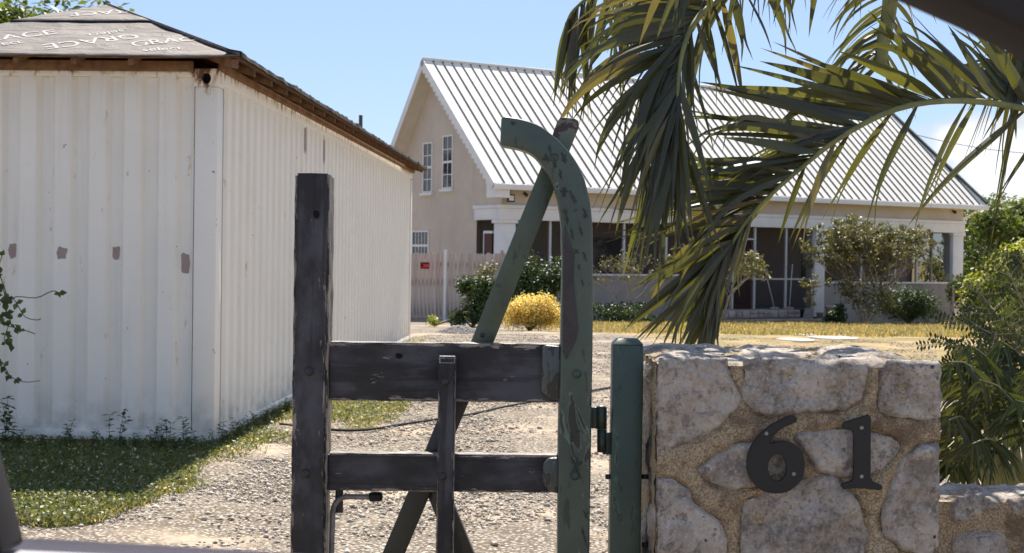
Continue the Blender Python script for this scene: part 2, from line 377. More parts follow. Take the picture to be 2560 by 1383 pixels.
box('side_wall', (-2.44, 0.16, 0.07), (-2.40, CL - 0.05, 2.6), M_cont, cont)
def blob(cx, cz, rx, rz, y, seed):
    n = 22; sq = lambda q: math.copysign(abs(q) ** .6, q); return [(cx + rx * sq(math.cos(a)) * (1 + 0.45 * mnoise.noise(Vector((math.cos(a) * 1.6, math.sin(a) * 1.6, seed)))), y, cz + rz * sq(math.sin(a)) * (1 + 0.45 * mnoise.noise(Vector((math.cos(a) * 1.7, math.sin(a) * 1.7, seed + 9))))) for a in [2 * math.pi * i / n for i in range(n)]]
for cx, cz, rx, rz, y, sd in ((-1.464, 1.335, .029, .050, .043, 1.1), (-1.094, 1.325, .033, .043, -.002, 2.2), (-0.724, 1.33, .029, .047, .043, 3.3), (-0.2325, 1.265, .033, .070, .043, 4.7)):
    mobj('primer_patch', blob(cx, cz, rx, rz, y, sd), [tuple(range(22))], M_primer, cont)
for yy, zz in ((3.28, 2.40), (4.30, 2.37)):
    mobj('primer_patch', [(-0.0 + 0.002, yy + 0.11 * c_, zz + s_) for c_, s_ in ((-.5, .10), (.5, .12), (.6, -.08), (.1, -.14), (-.5, -.1))], [(0, 1, 2, 3, 4)], M_primer, cont)

# ------------------------------------------------------------------ hip roof over the container
gu = G('roof_underlay', 0.75, 0.3)
uu = gu.mix(gu.rng(gu.noise(2.5, 7, 0.65), 0.3, 0.7), (0.118, 0.098, 0.086), (0.175, 0.148, 0.13))
uu = gu.mix(gu.rng(gu.noise(11, 4, 0.5, gu.vec((0.4, 2.5, 1))), 0.60, 0.72, 0, 0.5), uu, (0.27, 0.235, 0.21)); gu.color(uu)
gu.bump(gu.math('ADD', gu.noise(3.5, 4, 0.5, gu.vec((1, 2.2, 1)), 0.8), gu.math('MULTIPLY', gu.noise(40, 3), 0.1)), 0.55, 0.05)
M_felt = gu.m
M_ink = simple('lettering_grey', (0.52, 0.48, 0.455), 0.8, 0.12, 30)
M_torn = simple('torn_felt_edge', (0.012, 0.011, 0.011), 0.9)
gw = G('roof_timber', 0.8, 0.2); ring = gw.noise(14, 6, 0.6, gw.vec((1, 1, 1)))
gw.color(gw.mix(gw.rng(ring, 0.3, 0.7), (0.13, 0.068, 0.034), (0.25, 0.14, 0.075))); gw.bump(ring, 0.3, 0.01); M_timber = gw.m
M_deck = simple('old_plywood', (0.13, 0.07, 0.04), .9, .3, 3)
roof = thing('hip_roof', 'low hip roof of printed grey felt over timber rafters on the white container', 'roof', (-2.072, 9.94, 0), -rad(2.3))
EX, EY, EZ = 0.20, -0.25, 2.685; AX, AY, AZ = -1.20, 1.25, 3.275; BX = -2.64; BYb = CL + 0.25
SLF = (AZ - EZ) / (AY - EY)
def course(name, s0, s1, lift, thick, mat, nx=40, ny=14, sag=0.012):
    v, f = [], []
    for j in range(ny + 1):
        s = s0 + (s1 - s0) * j / ny; y = EY + s; t = (y - EY) / (AY - EY); xl = BX + (AX - BX) * t; xr = EX + (AX - EX) * t
        for i in range(nx + 1):
            x = xl + (xr - xl) * i / nx; w = 0.010 * fbm((x * 2.2, y * 3.1, s0), 3) + (sag * mnoise.noise(Vector((x * 3.0, 0, s0))) if j == 0 else 0)
            v.append((x, y, EZ + SLF * s + lift + w))
    n = len(v); v += [(p[0], p[1], p[2] - thick) for p in v]; st = nx + 1
    for j in range(ny):
        for i in range(nx):
            a = j * st + i; f += [(a, a + 1, a + st + 1, a + st), (n + a, n + a + st, n + a + st + 1, n + a + 1)]
    rim = [i for i in range(nx + 1)] + [j * st + nx for j in range(1, ny + 1)] + [ny * st + i for i in range(nx - 1, -1, -1)] + [j * st for j in range(ny - 1, 0, -1)]
    for i in range(len(rim)):
        a, b = rim[i], rim[(i + 1) % len(rim)]; f.append((a, n + a, n + b, b))
    return mobj(name, v, f, mat, roof, True)
course('underlay_sheet', -0.02, 0.99, 0.0, 0.006, M_felt)
course('underlay_sheet', 0.93, 1.50, 0.014, 0.006, M_felt, 30, 8)
course('torn_edge', 0.925, 0.955, 0.013, 0.02, M_torn, 60, 1, 0.02)
course('deck_board', 0.0, 1.48, -0.008, 0.012, M_timber, 4, 2, 0)
# right slope, left slope and the ridge course: boards and felt with real thickness
def slab(name, top, th, mat):
    v = list(top) + [(p[0], p[1], p[2] - th) for p in top]; n = len(top)
    f = [tuple(range(n)), tuple(range(2 * n - 1, n - 1, -1))] + [(i, i + n, (i + 1) % n + n, (i + 1) % n) for i in range(n)]
    return mobj(name, v, f, mat, roof)
rgt = [(EX, EY, EZ), (EX, BYb, EZ), (AX, BYb - 1.5, AZ), (AX, AY, AZ)]
lft = [(BX, EY, EZ), (AX, AY, AZ), (AX, BYb - 1.5, AZ), (BX, BYb, EZ)]
bck = [(BX, BYb, EZ), (AX, BYb - 1.5, AZ), (EX, BYb, EZ)]
for q in (rgt, lft, bck):
    slab('underlay_sheet', q, 0.004, M_felt); slab('deck_board', [(p[0], p[1], p[2] - 0.006) for p in q], 0.012, M_deck)
# ragged felt lip along the right eave
v, f = [], []
for i in range(240):
    y = EY + (BYb - EY) * i / 239; h = 0.010 + 0.028 * abs(fbm((y * 3.3, 2, 1), 4)); out = 0.02 + 0.02 * mnoise.noise(Vector((y * 4, 0, 5)))
    v += [(EX - 0.10, y, EZ + 0.05), (EX + out, y, EZ + 0.004 + h), (EX + out + 0.004, y, EZ - 0.014)]
    if i: a = 3 * i - 3; f += [(a, a + 1, a + 4, a + 3), (a + 1, a + 2, a + 5, a + 4)]
mobj('torn_edge', v, f, simple('felt_lip', (0.05, 0.043, 0.04), 0.9, 0.4, 12), roof)
v, f = tube_data([(EX, EY, EZ + .01), (AX, AY, AZ + .012), (AX, BYb - 1.5, AZ + .012)], 0.014, 5)
mobj('ridge_fold', v, f, M_felt, roof)
box('plate_beam', (-2.44, -0.045, 2.602), (-0.17, -0.006, 2.672), M_timber, roof, 0.003)
box('plate_beam', (0.006, -0.02, 2.612), (0.035, CL, 2.662), M_timber, roof, 0.003)
for k in range(6):                                 # rafter tails over the end wall
    x = -0.55 - 0.40 * k
    prism('rafter', [(x - .02, EY + .03, EZ - .022), (x + .02, EY + .03, EZ - .022), (x + .02, EY + .03, EZ - .065), (x - .02, EY + .03, EZ - .065)],
          [(x - .02, 0.5, EZ - .022 + SLF * .72), (x + .02, 0.5, EZ - .022 + SLF * .72), (x + .02, 0.5, EZ - .105 + SLF * .72), (x - .02, 0.5, EZ - .105 + SLF * .72)], M_timber, roof)
raf = None
for k in range(21):                                # rafter tails along the side
    y = 0.35 + 0.588 * k
    if raf is None:
        raf = prism('rafter', [(EX - .02, -.019, EZ - .028), (EX - .02, .019, EZ - .028), (EX - .02, .019, EZ - .072), (EX - .02, -.019, EZ - .072)],
                    [(-.5, -.019, EZ - .028 + SLF * .66), (-.5, .019, EZ - .028 + SLF * .66), (-.5, .019, EZ - .105 + SLF * .66), (-.5, -.019, EZ - .105 + SLF * .66)], M_timber, roof)
        raf.location.y = y
    else: c_ = raf.copy(); link(c_, roof); c_.location.y = y
prism('hip_rafter', [(EX - .05, EY + .01, EZ - .022), (EX - .01, EY + .05, EZ - .022), (EX - .01, EY + .05, EZ - .085), (EX - .05, EY + .01, EZ - .085)],
      [(AX - .02, AY - .02, AZ - .022), (AX + .02, AY + .02, AZ - .022), (AX + .02, AY + .02, AZ - .13), (AX - .02, AY - .02, AZ - .13)], M_timber, roof)
def lettering(txt, px, py, width, ang, lift):
    cu = bpy.data.curves.new('lettering', 'FONT'); cu.body = txt; cu.align_x = 'CENTER'; cu.align_y = 'CENTER'; cu.extrude = 0.0004
    tmp = bpy.data.objects.new('lettering', cu); link(tmp); dg = bpy.context.evaluated_depsgraph_get()
    me = bpy.data.meshes.new_from_object(tmp.evaluated_get(dg)); bpy.data.objects.remove(tmp)
    w = max(v.co.x for v in me.vertices) - min(v.co.x for v in me.vertices); s = width / w
    # find the roof point on the front slope for this mark
    inv = roof_m.inverted(); a = inv @ CAM; b = (inv.to_3x3() @ (at(px, py, 10) - CAM))
    t = (EZ + SLF * (a.y - EY) - a.z) / (b.z - SLF * b.y); q = a + b * t
    sl = math.atan(SLF)
    R = Matrix.Translation(q + Vector((0, 0, lift))) @ Matrix.Rotation(sl, 4, 'X') @ Matrix.Rotation(ang, 4, 'Z') @ Matrix.Diagonal((s, s * 1.1, 1, 1))
    me.transform(R); me.materials.clear(); me.materials.append(M_ink); s0 = .93 if lift > .02 else -.02
    for v_ in me.vertices: v_.co.z = EZ + SLF * (v_.co.y - EY) + (.014 if lift > .02 else 0) + .010 * fbm((v_.co.x * 2.2, v_.co.y * 3.1, s0), 3) + .003 + (.0005 if v_.normal.z > 0 else 0)
    return link(bpy.data.objects.new('lettering', me), roof)
roof_m = Matrix.Translation((-2.072, 9.94, 0)) @ Matrix.Rotation(-rad(2.3), 4, 'Z')
for t_, x, y, w, a, l in (('GRACE', 230, 103, .66, rad(212), .010), ('select', 264, 84, .27, rad(212), .010), ('GRACE', 22, 93, .66, rad(32), .010), ('select', 5, 112, .27, rad(32), .010),
                          ('RACE', 246, 37, .44, rad(206), .024), ('GRAC', 408, 105, .44, rad(28), .010), ('select', 405, 122, .27, rad(22), .010)):
    lettering(t_, x, y, w, a, l)
box('vent_stub', (-0.30, 8.6, EZ + .18), (-0.255, 8.645, EZ + .47), simple('grey_pipe', (0.10, 0.085, 0.075), 0.8), roof, 0.006)

# ------------------------------------------------------------------ house
HA = rad(32); HO = Vector((-0.53, 39.0, -0.75))
house = thing('house', 'cream two storey house with pale metal gable roof and screened porch', 'house', HO, HA)
gwl = G('cream_stucco', 0.9, 0.1); c = gwl.mix(gwl.rng(gwl.noise(.9, 7, .65), .3, .7), (0.52, 0.445, 0.365), (0.60, 0.52, 0.43))
c = gwl.mix(gwl.rng(gwl.noise(2.2, 6, .65, gwl.vec((1, 1, .25))), .56, .74, 0, .45), c, (0.42, 0.355, 0.29)); gwl.color(c); gwl.bump(gwl.noise(9, 6), .2, .01); M_wall = gwl.m
M_trim = simple('white_trim', (0.74, 0.72, 0.69), 0.6, 0.04, 3)
M_soff = simple('soffit_cream', (0.62, 0.56, 0.46), 0.8, 0.05, 3)
gp = G('roof_panel_metal', 0.6, 0.3); pc = gp.mix(gp.rng(gp.noise(1.3, 6), .3, .7), (0.78, 0.725, 0.63), (0.87, 0.82, 0.73)); pc = gp.mix(gp.math('MULTIPLY', gp.orand(), .5), pc, (0.72, 0.67, 0.585)); gp.color(gp.mix(gp.rng(gp.noise(3, 5, .6, gp.vec((6, .5, .5))), .55, .75, 0, .35), pc, (0.58, 0.53, 0.45))); M_panel = gp.m
M_seam = simple('seam_green', (0.05, 0.06, 0.048), 0.7, 0.2, 4)
gsx = G('insect_screen', 0.9, 0.05); gsx.color((0.035, 0.032, 0.032))
tr = gsx.n('ShaderNodeBsdfTransparent'); ms = gsx.n('ShaderNodeMixShader'); ms.inputs[0].default_value = 0.44
gsx.nt.links.new(tr.outputs[0], ms.inputs[1]); gsx.nt.links.new(gsx.b.outputs[0], ms.inputs[2]); gsx.nt.links.new(ms.outputs[0], gsx.out.inputs[0]); M_screen = gsx.m
M_alu = simple('screen_frame', (0.55, 0.54, 0.52), 0.5, 0.05, 5)
gl = G('window_glass', 0.06, 0.7); gl.color((0.02, 0.022, 0.025)); M_glass = gl.m
M_int = simple('porch_wall', (0.38, 0.31, 0.26), 0.9, 0.05, 2)
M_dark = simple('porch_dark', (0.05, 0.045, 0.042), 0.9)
M_door = simple('red_brown_door', (0.085, 0.032, 0.024), 0.6, 0.15, 5)
M_sw = simple('grey_half_wall', (0.34, 0.305, 0.275), 0.9, 0.08, 1.5, 0.1, 0.2)
U0, U1, V0, V1 = 0.5, 19.45, 0.4, 6.7
RZ, RV, EAVE, RU = 7.92, 4.2, 4.11, 20.1
backslope = lambda v_: RZ - 1.24 * (v_ - RV)
# walls
mobj('gable_wall', [(U0, 1.75, 0.0), (U0, V1, 0.0), (U0, V1, backslope(V1) - .1), (U0, RV, RZ - .12), (U0, V0 + .02, EAVE + 0.26), (U0, V0 + .02, 3.5), (U0, 1.75, 3.5)], [tuple(range(7))], M_wall, house)
mobj('gable_wall', [(U1, 2.7, 0.0), (U1, V1, 0.0), (U1, V1, backslope(V1) - .1), (U1, RV, RZ - .12), (U1, V0 + .02, EAVE + 0.26), (U1, V0 + .02, 3.5), (U1, 2.7, 3.5)], [tuple(range(6, -1, -1))], M_wall, house)
box('front_wall', (U0 + .002, V0 + 0.01, 3.5), (U1 - .002, V0 + 0.16, 4.4), M_wall, house)
box('rear_wall', (U0 + .01, V1 - .16, 0), (U1 - .01, V1 - .003, backslope(V1) - .2), M_wall, house)
box('porch_back_wall', (U0 + .01, 2.9, 0.5), (U1 - .01, 3.0, 3.4), M_int, house)
box('porch_floor', (U0 + .02, V0 + .06, 0.30), (U1 - .02, 2.89, 0.52), M_sw, house)
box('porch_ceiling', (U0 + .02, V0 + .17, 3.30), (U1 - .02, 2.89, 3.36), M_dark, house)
# porch frame
box('porch_beam', (U0 - .03, V0 - .05, 3.10), (U1 + .03, V0 + .18, 3.42), M_trim, house, 0.01)
box('porch_beam', (U0 - .06, V0 - .09, 3.42), (U1 + .06, V0 + .17, 3.52), M_trim, house, 0.01)
box('porch_beam', (U0 - .03, V0 + .19, 3.10), (U0 + .15, 1.85, 3.42), M_trim, house, 0.01)
box('porch_beam', (U0 - .06, V0 + .18, 3.42), (U0 + .14, 1.90, 3.52), M_trim, house, 0.01)
box('porch_beam', (U1 - .15, V0 + .19, 3.10), (U1 + .03, 2.69, 3.42), M_trim, house, 0.01)
def column(u0, u1, w=0.42):
    c_ = box('column', (u0, V0 - .02, 0.25), (u1, V0 - .02 + w, 3.0), M_trim, house, 0.015)
    box('capital', (u0 - .05, V0 - .07, 3.0), (u1 + .05, V0 + w + .03, 3.098), M_trim, c_, 0.01)
column(.5, .97); column(12.40, 12.84); column(18.92, 19.45); column(7.95, 8.30)
for u0, u1, z1 in ((.98, 7.94, 1.54), (12.85, 18.91, 1.33)):
    box('half_wall', (u0, V0 + .04, 0.0), (u1, V0 + .2, z1), M_sw, house)
    box('half_wall_cap', (u0 + .005, V0 - .0, z1), (u1 - .005, V0 + .24, z1 + .06), M_trim, house, 0.008)
box('half_wall', (U1 - .16, .85, 0.0), (U1 - .005, 2.69, 1.33), M_sw, house)
box('plinth', (8.31, V0 + .03, 0.0), (12.39, V0 + .2, 0.50), M_sw, house)
def screen(u0, u1, z0, z1, mull=(), rail=()):
    s_ = mobj('screen', [(u0, V0 + .12, z0), (u1, V0 + .12, z0), (u1, V0 + .12, z1), (u0, V0 + .12, z1)], [(0, 1, 2, 3)], M_screen, house)
    for q in mull: box('mullion', (q - .035, V0 + .08, z0), (q + .035, V0 + .16, z1), M_alu, s_)
    for a, b, z in rail: box('rail', (a, V0 + .09, z - .025), (b, V0 + .15, z + .025), M_alu, s_)
screen(.97, 7.95, 1.60, 3.1, (2.2, 4.82, 6.4)); screen(8.30, 12.40, .53, 3.1, (9.03, 9.93, 11.25), ((9.97, 11.21, 1.47), (11.29, 12.36, 1.47), (8.34, 9.0, 1.47), (9.07, 9.9, 2.72)))
screen(12.84, 18.92, 1.39, 3.1, (14.6, 16.2, 17.25))
mobj('screen', [(U0 + .1, .84, .55), (U0 + .1, 1.75, .55), (U0 + .1, 1.75, 3.1), (U0 + .1, .84, 3.1)], [(3, 2, 1, 0)], M_screen, house)
mobj('screen', [(U1 - .1, .84, 1.33), (U1 - .1, 2.7, 1.33), (U1 - .1, 2.7, 3.1), (U1 - .1, .84, 3.1)], [(0, 1, 2, 3)], M_screen, house)
box('mullion', (U1 - .14, 1.7, 1.33), (U1 - .06, 1.78, 3.1), M_alu, house)
sd = box('side_door', (U0 + .06, 1.0, .55), (U0 + .12, 1.42, 2.72), M_door, house); box('door_frame', (U0 + .05, .96, 2.72), (U0 + .13, 1.46, 2.79), M_trim, sd)
box('door_frame', (U0 + .05, 1.42, .55), (U0 + .13, 1.46, 2.72), M_trim, sd)
dr = box('front_door', (9.08, V0 + .20, .53), (9.88, V0 + .25, 2.68), M_door, house)
for z0, z1 in ((.7, 1.4), (1.6, 2.5)): box('door_panel', (9.2, V0 + .185, z0), (9.76, V0 + .21, z1), M_door, dr, 0.01)
box('inner_window', (5.2, 2.86, 1.4), (6.6, 2.899, 2.7), M_glass, house); box('inner_window', (14.2, 2.86, 1.4), (15.8, 2.899, 2.7), M_glass, house)
# double hung windows of the gable wall
def window(v0, v1, z0, z1, cols, rows):
    w_ = box('window', (U0 - .012, v0, z0), (U0 + .02, v1, z1), M_glass, house)
    t_ = 0.05
    for a, b in (((v0 - t_, z0 - t_), (v0, z1 + t_)), ((v1, z0 - t_), (v1 + t_, z1 + t_)), ((v0, z1), (v1, z1 + t_)), ((v0, z0 - t_), (v1, z0))):
        box('frame', (U0 - .035, a[0], a[1]), (U0 + .02, b[0], b[1]), M_trim, w_)
    for k in range(1, cols): q = v0 + (v1 - v0) * k / cols; box('muntin', (U0 - .026, q - .012, z0), (U0 - .008, q + .012, z1), M_trim, w_)
    for k in range(1, rows):
        q = z0 + (z1 - z0) * k / rows; h_ = .035 if k == rows // 2 else .012; box('muntin', (U0 - .030, v0, q - h_), (U0 - .006, v1, q + h_), M_trim, w_)
    box('sill', (U0 - .10, v0 - .12, z0 - .13), (U0 + .01, v1 + .12, z0 - .052), M_trim, w_, 0.008)
window(4.45, 4.95, 4.02, 5.46, 2, 4); window(3.20, 3.72, 4.10, 5.60, 2, 4); window(4.62, 5.60, 1.95, 2.78, 5, 2)
# roof: each metal panel is a piece, each standing seam too
npan = 62; pw = RU / npan; slope = (RZ - EAVE) / RV; sn = Vector((0, -slope, 1)).normalized()
roofp = None
rdeck = prism('roof_deck', [(0.0, 0.0, EAVE - .03), (0.0, RV, RZ - .03), (0.0, 6.75, backslope(6.75) - .03), (0.0, 6.75, backslope(6.75) - .15), (0.0, RV, RZ - .17), (0.0, 0.0, EAVE - .16)],
              [(RU, 0.0, EAVE - .03), (RU - .8, RV, RZ - .03), (RU - .8, 6.75, backslope(6.75) - .03), (RU - .8, 6.75, backslope(6.75) - .15), (RU - .8, RV, RZ - .17), (RU, 0.0, EAVE - .16)], M_soff, house)
for k in range(npan):
    u0 = k * pw; u1 = u0 + pw; fr = lambda u_: 1.0 if u_ <= RU - .8 else max(0.0, (RU - u_) / .8)
    a, b = fr(u0), fr(u1); o_ = 0.008 * random.random()
    v = [(u0 + .004, -.02, EAVE - .02 * slope + o_), (u1 - .004, -.02, EAVE - .02 * slope + o_), (u1 - .004, RV * b, EAVE + (RZ - EAVE) * b + o_), (u0 + .004, RV * a, EAVE + (RZ - EAVE) * a + o_)]
    v += [(p[0], p[1], p[2] - .015) for p in v]
    mobj('roof_panel', v, [(0, 1, 2, 3), (7, 6, 5, 4), (0, 4, 5, 1), (1, 5, 6, 2), (2, 6, 7, 3), (3, 7, 4, 0)], M_panel, rdeck)
    if k:
        vt = (-.03, RV * a); zt = (EAVE - .03 * slope, EAVE + (RZ - EAVE) * a)
        if a > .05:
            h_ = .032; s_ = []
            for vv, zz in zip(vt, zt): s_ += [(u0 - .013, vv, zz), (u0 + .013, vv, zz), (u0 + .013, vv - h_ * .68, zz + h_ * .73), (u0 - .013, vv - h_ * .68, zz + h_ * .73)]
            mobj('standing_seam', s_, [(0, 1, 2, 3), (7, 6, 5, 4), (0, 4, 5, 1), (1, 5, 6, 2), (2, 6, 7, 3), (3, 7, 4, 0)], M_seam, rdeck)
mobj('rear_roof', [(-.01, RV, RZ), (RU - .8, RV, RZ), (RU - .8, 6.8, backslope(6.8)), (-.01, 6.8, backslope(6.8))], [(0, 1, 2, 3)], M_panel, rdeck)
tube('ridge_cap', [(-.02, RV, RZ + .02), (RU - .8, RV, RZ + .02)], 0.055, M_panel, rdeck, 8)
prism('rake_flashing', [(RU - .05, -.05, EAVE + .0), (RU + .05, -.05, EAVE + .0), (RU + .05, -.05, EAVE + .09), (RU - .05, -.05, EAVE + .09)], [(RU - .85, RV, RZ), (RU - .75, RV, RZ), (RU - .75, RV, RZ + .09), (RU - .85, RV, RZ + .09)], M_seam, rdeck)
box('gutter', (-.02, -.14, EAVE - .20), (RU + .02, -.025, EAVE - .04), M_trim, rdeck, 0.02)
# barge boards with scalloped trim
def barge(va, za, vb, zb, nm):
    L_ = math.hypot(vb - va, zb - za); d_ = Vector((0, (vb - va) / L_, (zb - za) / L_)); n_ = Vector((0, -d_.z, d_.y))
    if n_.z > 0: n_ = -n_
    p = Vector((0, va, za)); q = Vector((0, vb, zb)); e = Vector((-.035, 0, 0))
    prism('barge_board', [p + e, q + e, q + e + n_ * .20, p + e + n_ * .20], [p, q, q + n_ * .20, p + n_ * .20], M_trim, rdeck)
    if nm:
        n = int(L_ / .22); pts_ = []
        for k in range(n * 6 + 1):
            s_ = L_ * k / (n * 6); pts_.append(p + d_ * s_ + n_ * (.20 + .10 * abs(math.sin(math.pi * k / 6))))
        A = [p + n_ * .19] + pts_ + [q + n_ * .19]; e2 = Vector((-.02, 0, 0)); e1 = Vector((-.008, 0, 0))
        v = []; f = []
        for k, w_ in enumerate(pts_):
            t_ = p + d_ * (L_ * k / (n * 6)) + n_ * .18; v += [t_ + e2, w_ + e2, w_ + e1, t_ + e1]
            if k: b_ = 4 * k - 4; f += [(b_, b_ + 1, b_ + 5, b_ + 4), (b_ + 1, b_ + 2, b_ + 6, b_ + 5), (b_ + 2, b_ + 3, b_ + 7, b_ + 6)]
        mobj('scalloped_trim', v, f, M_trim, rdeck)
barge(-.05, EAVE - .03, RV, RZ + .03, True); barge(RV, RZ + .03, 6.75, backslope(6.75) + .03, False)
prism('soffit_return', [(0.002, -.05, EAVE - .42), (0.002, .40, EAVE - .42), (0.002, .40, EAVE + .1), (0.002, -.05, EAVE - .15)], [(.49, -.05, EAVE - .42), (.49, .40, EAVE - .42), (.49, .40, EAVE + .1), (.49, -.05, EAVE - .15)], M_trim, house)
for u_ in (0.62,):
    fl = box('floodlight', (u_ - .12, .08, 3.58), (u_ + .12, .14, 3.80), M_dark, house, 0.01); box('lens', (u_ - .08, .07, 3.62), (u_ + .08, .085, 3.76), simple('lamp_lens', (0.6, 0.58, 0.5), 0.3), fl); box('arm', (u_ - .02, .14, 3.8), (u_ + .02, .2, 3.93), M_dark, fl)
for u_ in (1.25, 1.75, 18.9):
    v, f = tube_data([(u_, .40, 3.86), (u_, .28, 3.80)], [.04, .055], 8); mobj('spot_lamp', v, f, M_dark, house, True)
for k in range(1):
    mobj('eave_bracket', [(RU - .12, .3, EAVE - .2), (RU - .02, .3, EAVE - .2), (19.5, .5, 3.5), (19.46, .5, 3.6)], [(0, 1, 2, 3)], M_trim, house)
# porch steps of field stone, every stone a piece
M_fs = simple('step_stone', (0.40, 0.34, 0.30), 0.9, 0.3, 3, 0.1, 0.4); M_mor = simple('step_mortar', (0.24, 0.19, 0.155), 0.95, 0.2, 8)
steps = thing('porch_steps', 'two pale rubble stone steps up to the screened porch door', 'steps', HO, HA)
for (u0, u1, v0, v1, z0, z1) in ((6.8, 11.1, -.35, .36, .28, .52), (6.8, 12.5, -.85, -.36, -.02, .26), (6.8, 13.3, -1.15, -.86, -.06, .04)):
    box('step_core', (u0, v0, z0 - .1), (u1, v1, z1 - .02), M_mor, steps)
    u_ = u0
    while u_ < u1 - .1:
        w_ = min(random.uniform(.22, .5), u1 - u_); n_ = random.choice((1, 2)) if z1 - z0 > .15 else 1; zz = z0
        for q in range(n_):
            h_ = (z1 - z0) / n_; e = .012
            v = [(u_ + e + random.uniform(0, .04), v0 - .025, zz + e + random.uniform(0, .02)), (u_ + w_ - e - random.uniform(0, .04), v0 - .025, zz + e), (u_ + w_ - e, v0 + .3, zz + e), (u_ + e, v0 + .3, zz + e)]
            v += [(u_ + e, v0 - .025 + random.uniform(-.01, .015), zz + h_ - e * .3 - random.uniform(0, .025)), (u_ + w_ - e, v0 - .025, zz + h_ - e * .3), (u_ + w_ - e, v0 + .3, zz + h_ - .0), (u_ + e, v0 + .3, zz + h_ - .0)]
            bevelled('stone', v, BOXF, M_fs, 0.022, steps); zz += h_
        u_ += w_
HM = Matrix.Translation(HO) @ Matrix.Rotation(HA, 4, 'Z')
hw = lambda u_, v_, z_: HM @ Vector((u_, v_, z_))
def pot(p, r, h, m_, label, name='flower_pot'):
    t_ = thing(name, label, 'pot', p); n = 14; v = []; f = []
    prof = [(r * .7, 0), (r * .95, h * .8), (r * 1.08, h * .8), (r * 1.08, h), (r * .92, h), (r * .88, h * .85)]
    for rr, z in prof: v += [(rr * math.cos(2 * math.pi * k / n), rr * math.sin(2 * math.pi * k / n), z) for k in range(n)]
    for i in range(len(prof) - 1):
        for k in range(n): f.append((i * n + k, i * n + (k + 1) % n, (i + 1) * n + (k + 1) % n, (i + 1) * n + k))
    mobj('vessel', v, f + [tuple(range(n))[::-1]], m_, t_, True); mobj('soil', [(rr_[0], rr_[1], h * .86) for rr_ in v[-n:]], [tuple(range(n))], M_dark, t_)
    return t_
# ------------------------------------------------------------------ foliage
def leafcloud(name, blobs, n, size, mat, parent=None, off=None, aspect=2.0, shell=0.55, upbias=0.5, tri=False, droop=0.0):
    """many leaf-sized folded quads spread through ellipsoids (cx,cy,cz,rx,ry,rz)"""
    B = np.array(blobs, float); vol = (B[:, 3] * B[:, 4] * B[:, 5]) ** (2 / 3); idx = RNG.choice(len(B), n, p=vol / vol.sum()); b = B[idx]
    d = RNG.normal(size=(n, 3)); d /= np.linalg.norm(d, axis=1)[:, None]
    rr = 1 - shell * RNG.random(n) ** 1.5; rr *= RNG.uniform(0.86, 1.14, n)
    C_ = b[:, :3] + d * b[:, 3:6] * rr[:, None]
    nrm = d * 0.7 + RNG.normal(size=(n, 3)) * 0.6; nrm[:, 2] += upbias; nrm /= np.linalg.norm(nrm, axis=1)[:, None]
    t = RNG.normal(size=(n, 3)); t[:, 2] -= droop; t -= nrm * (t * nrm).sum(1)[:, None]; t /= np.linalg.norm(t, axis=1)[:, None]; w = np.cross(nrm, t)
    s = size * RNG.uniform(0.6, 1.35, n); L_ = (s * 0.5)[:, None]; W_ = (s * 0.5 / aspect)[:, None]
    V = np.stack([C_ - t * L_, C_ + w * W_ + nrm * W_ * .35, C_ + t * L_, C_ - w * W_ + nrm * W_ * .35], 1).reshape(-1, 3)
    if off is not None: V = V - np.array(off)
    k = np.arange(n) * 4; F = np.concatenate([np.stack([k, k + 1, k + 2], 1), np.stack([k, k + 2, k + 3], 1)])
    return nobj(name, V, F, mat, parent, False, 3)
M_bark = simple('bark_brown', (0.17, 0.13, 0.10), 0.9, 0.3, 9, 0.1, 0.6)
M_twig = simple('twig_grey', (0.30, 0.255, 0.215), 0.9, 0.25, 9)
def limbs(name, base, tips, r0, mat, parent, off, trunk_top=None, sides=6, wig=.12):
    parts = []; base = Vector(base); tt = Vector(trunk_top) if trunk_top else base
    if trunk_top: parts.append(tube_data(smooth_path([base, (base + tt) / 2 + Vector((random.uniform(-1, 1), random.uniform(-1, 1), 0)) * wig * .4, tt], 7), [r0 * (1 - .5 * i / 6) for i in range(7)], sides))
    for t_ in tips:
        t_ = Vector(t_); mid = tt.lerp(t_, .5) + Vector((random.uniform(-1, 1), random.uniform(-1, 1), random.uniform(-.3, 1))) * wig * (t_ - tt).length
        parts.append(tube_data(smooth_path([tt, mid, t_], 7), [r0 * (.5 if trunk_top else 1) * (1 - .85 * i / 6) for i in range(7)], max(4, sides - 1)))
    v, f = merge(parts); return mobj(name, v, f, mat, parent, True, off)
def tree(label, base, h, spread, nb, nleaf, size, mat, group=None, name='broadleaf_tree', bs=0.42, cat='tree', low=0.35):
    t_ = thing(name, label, cat, base, 0, group); bl = []
    for k in range(nb):
        a = random.uniform(0, 6.28); rr = spread * math.sqrt(random.random()) * .72; z = h * random.uniform(low, .86); q = spread * bs * random.uniform(.65, 1.25)
        if z > h * .7: rr *= .7
        bl.append((base[0] + rr * math.cos(a), base[1] + rr * math.sin(a), base[2] + z, q, q, q * .75))
    limbs('trunk', base, [b[:3] for b in bl], h * .028, M_bark, t_, base, (base[0], base[1], base[2] + h * low * .8))
    leafcloud('crown', bl, nleaf, size, mat, t_, base, 2.0, .75)
    return t_
M_lf_dk = leaf_mat('leaf_dark', (0.022, 0.045, 0.012), (0.055, 0.085, 0.022), trans=0.25)
M_lf_md = leaf_mat('leaf_mid', (0.045, 0.085, 0.016), (0.11, 0.15, 0.035), (0.10, 0.11, 0.03), trans=0.35)
M_lf_lt = leaf_mat('leaf_bright', (0.14, 0.19, 0.025), (0.28, 0.31, 0.06), (0.25, 0.25, 0.06), trans=0.42)
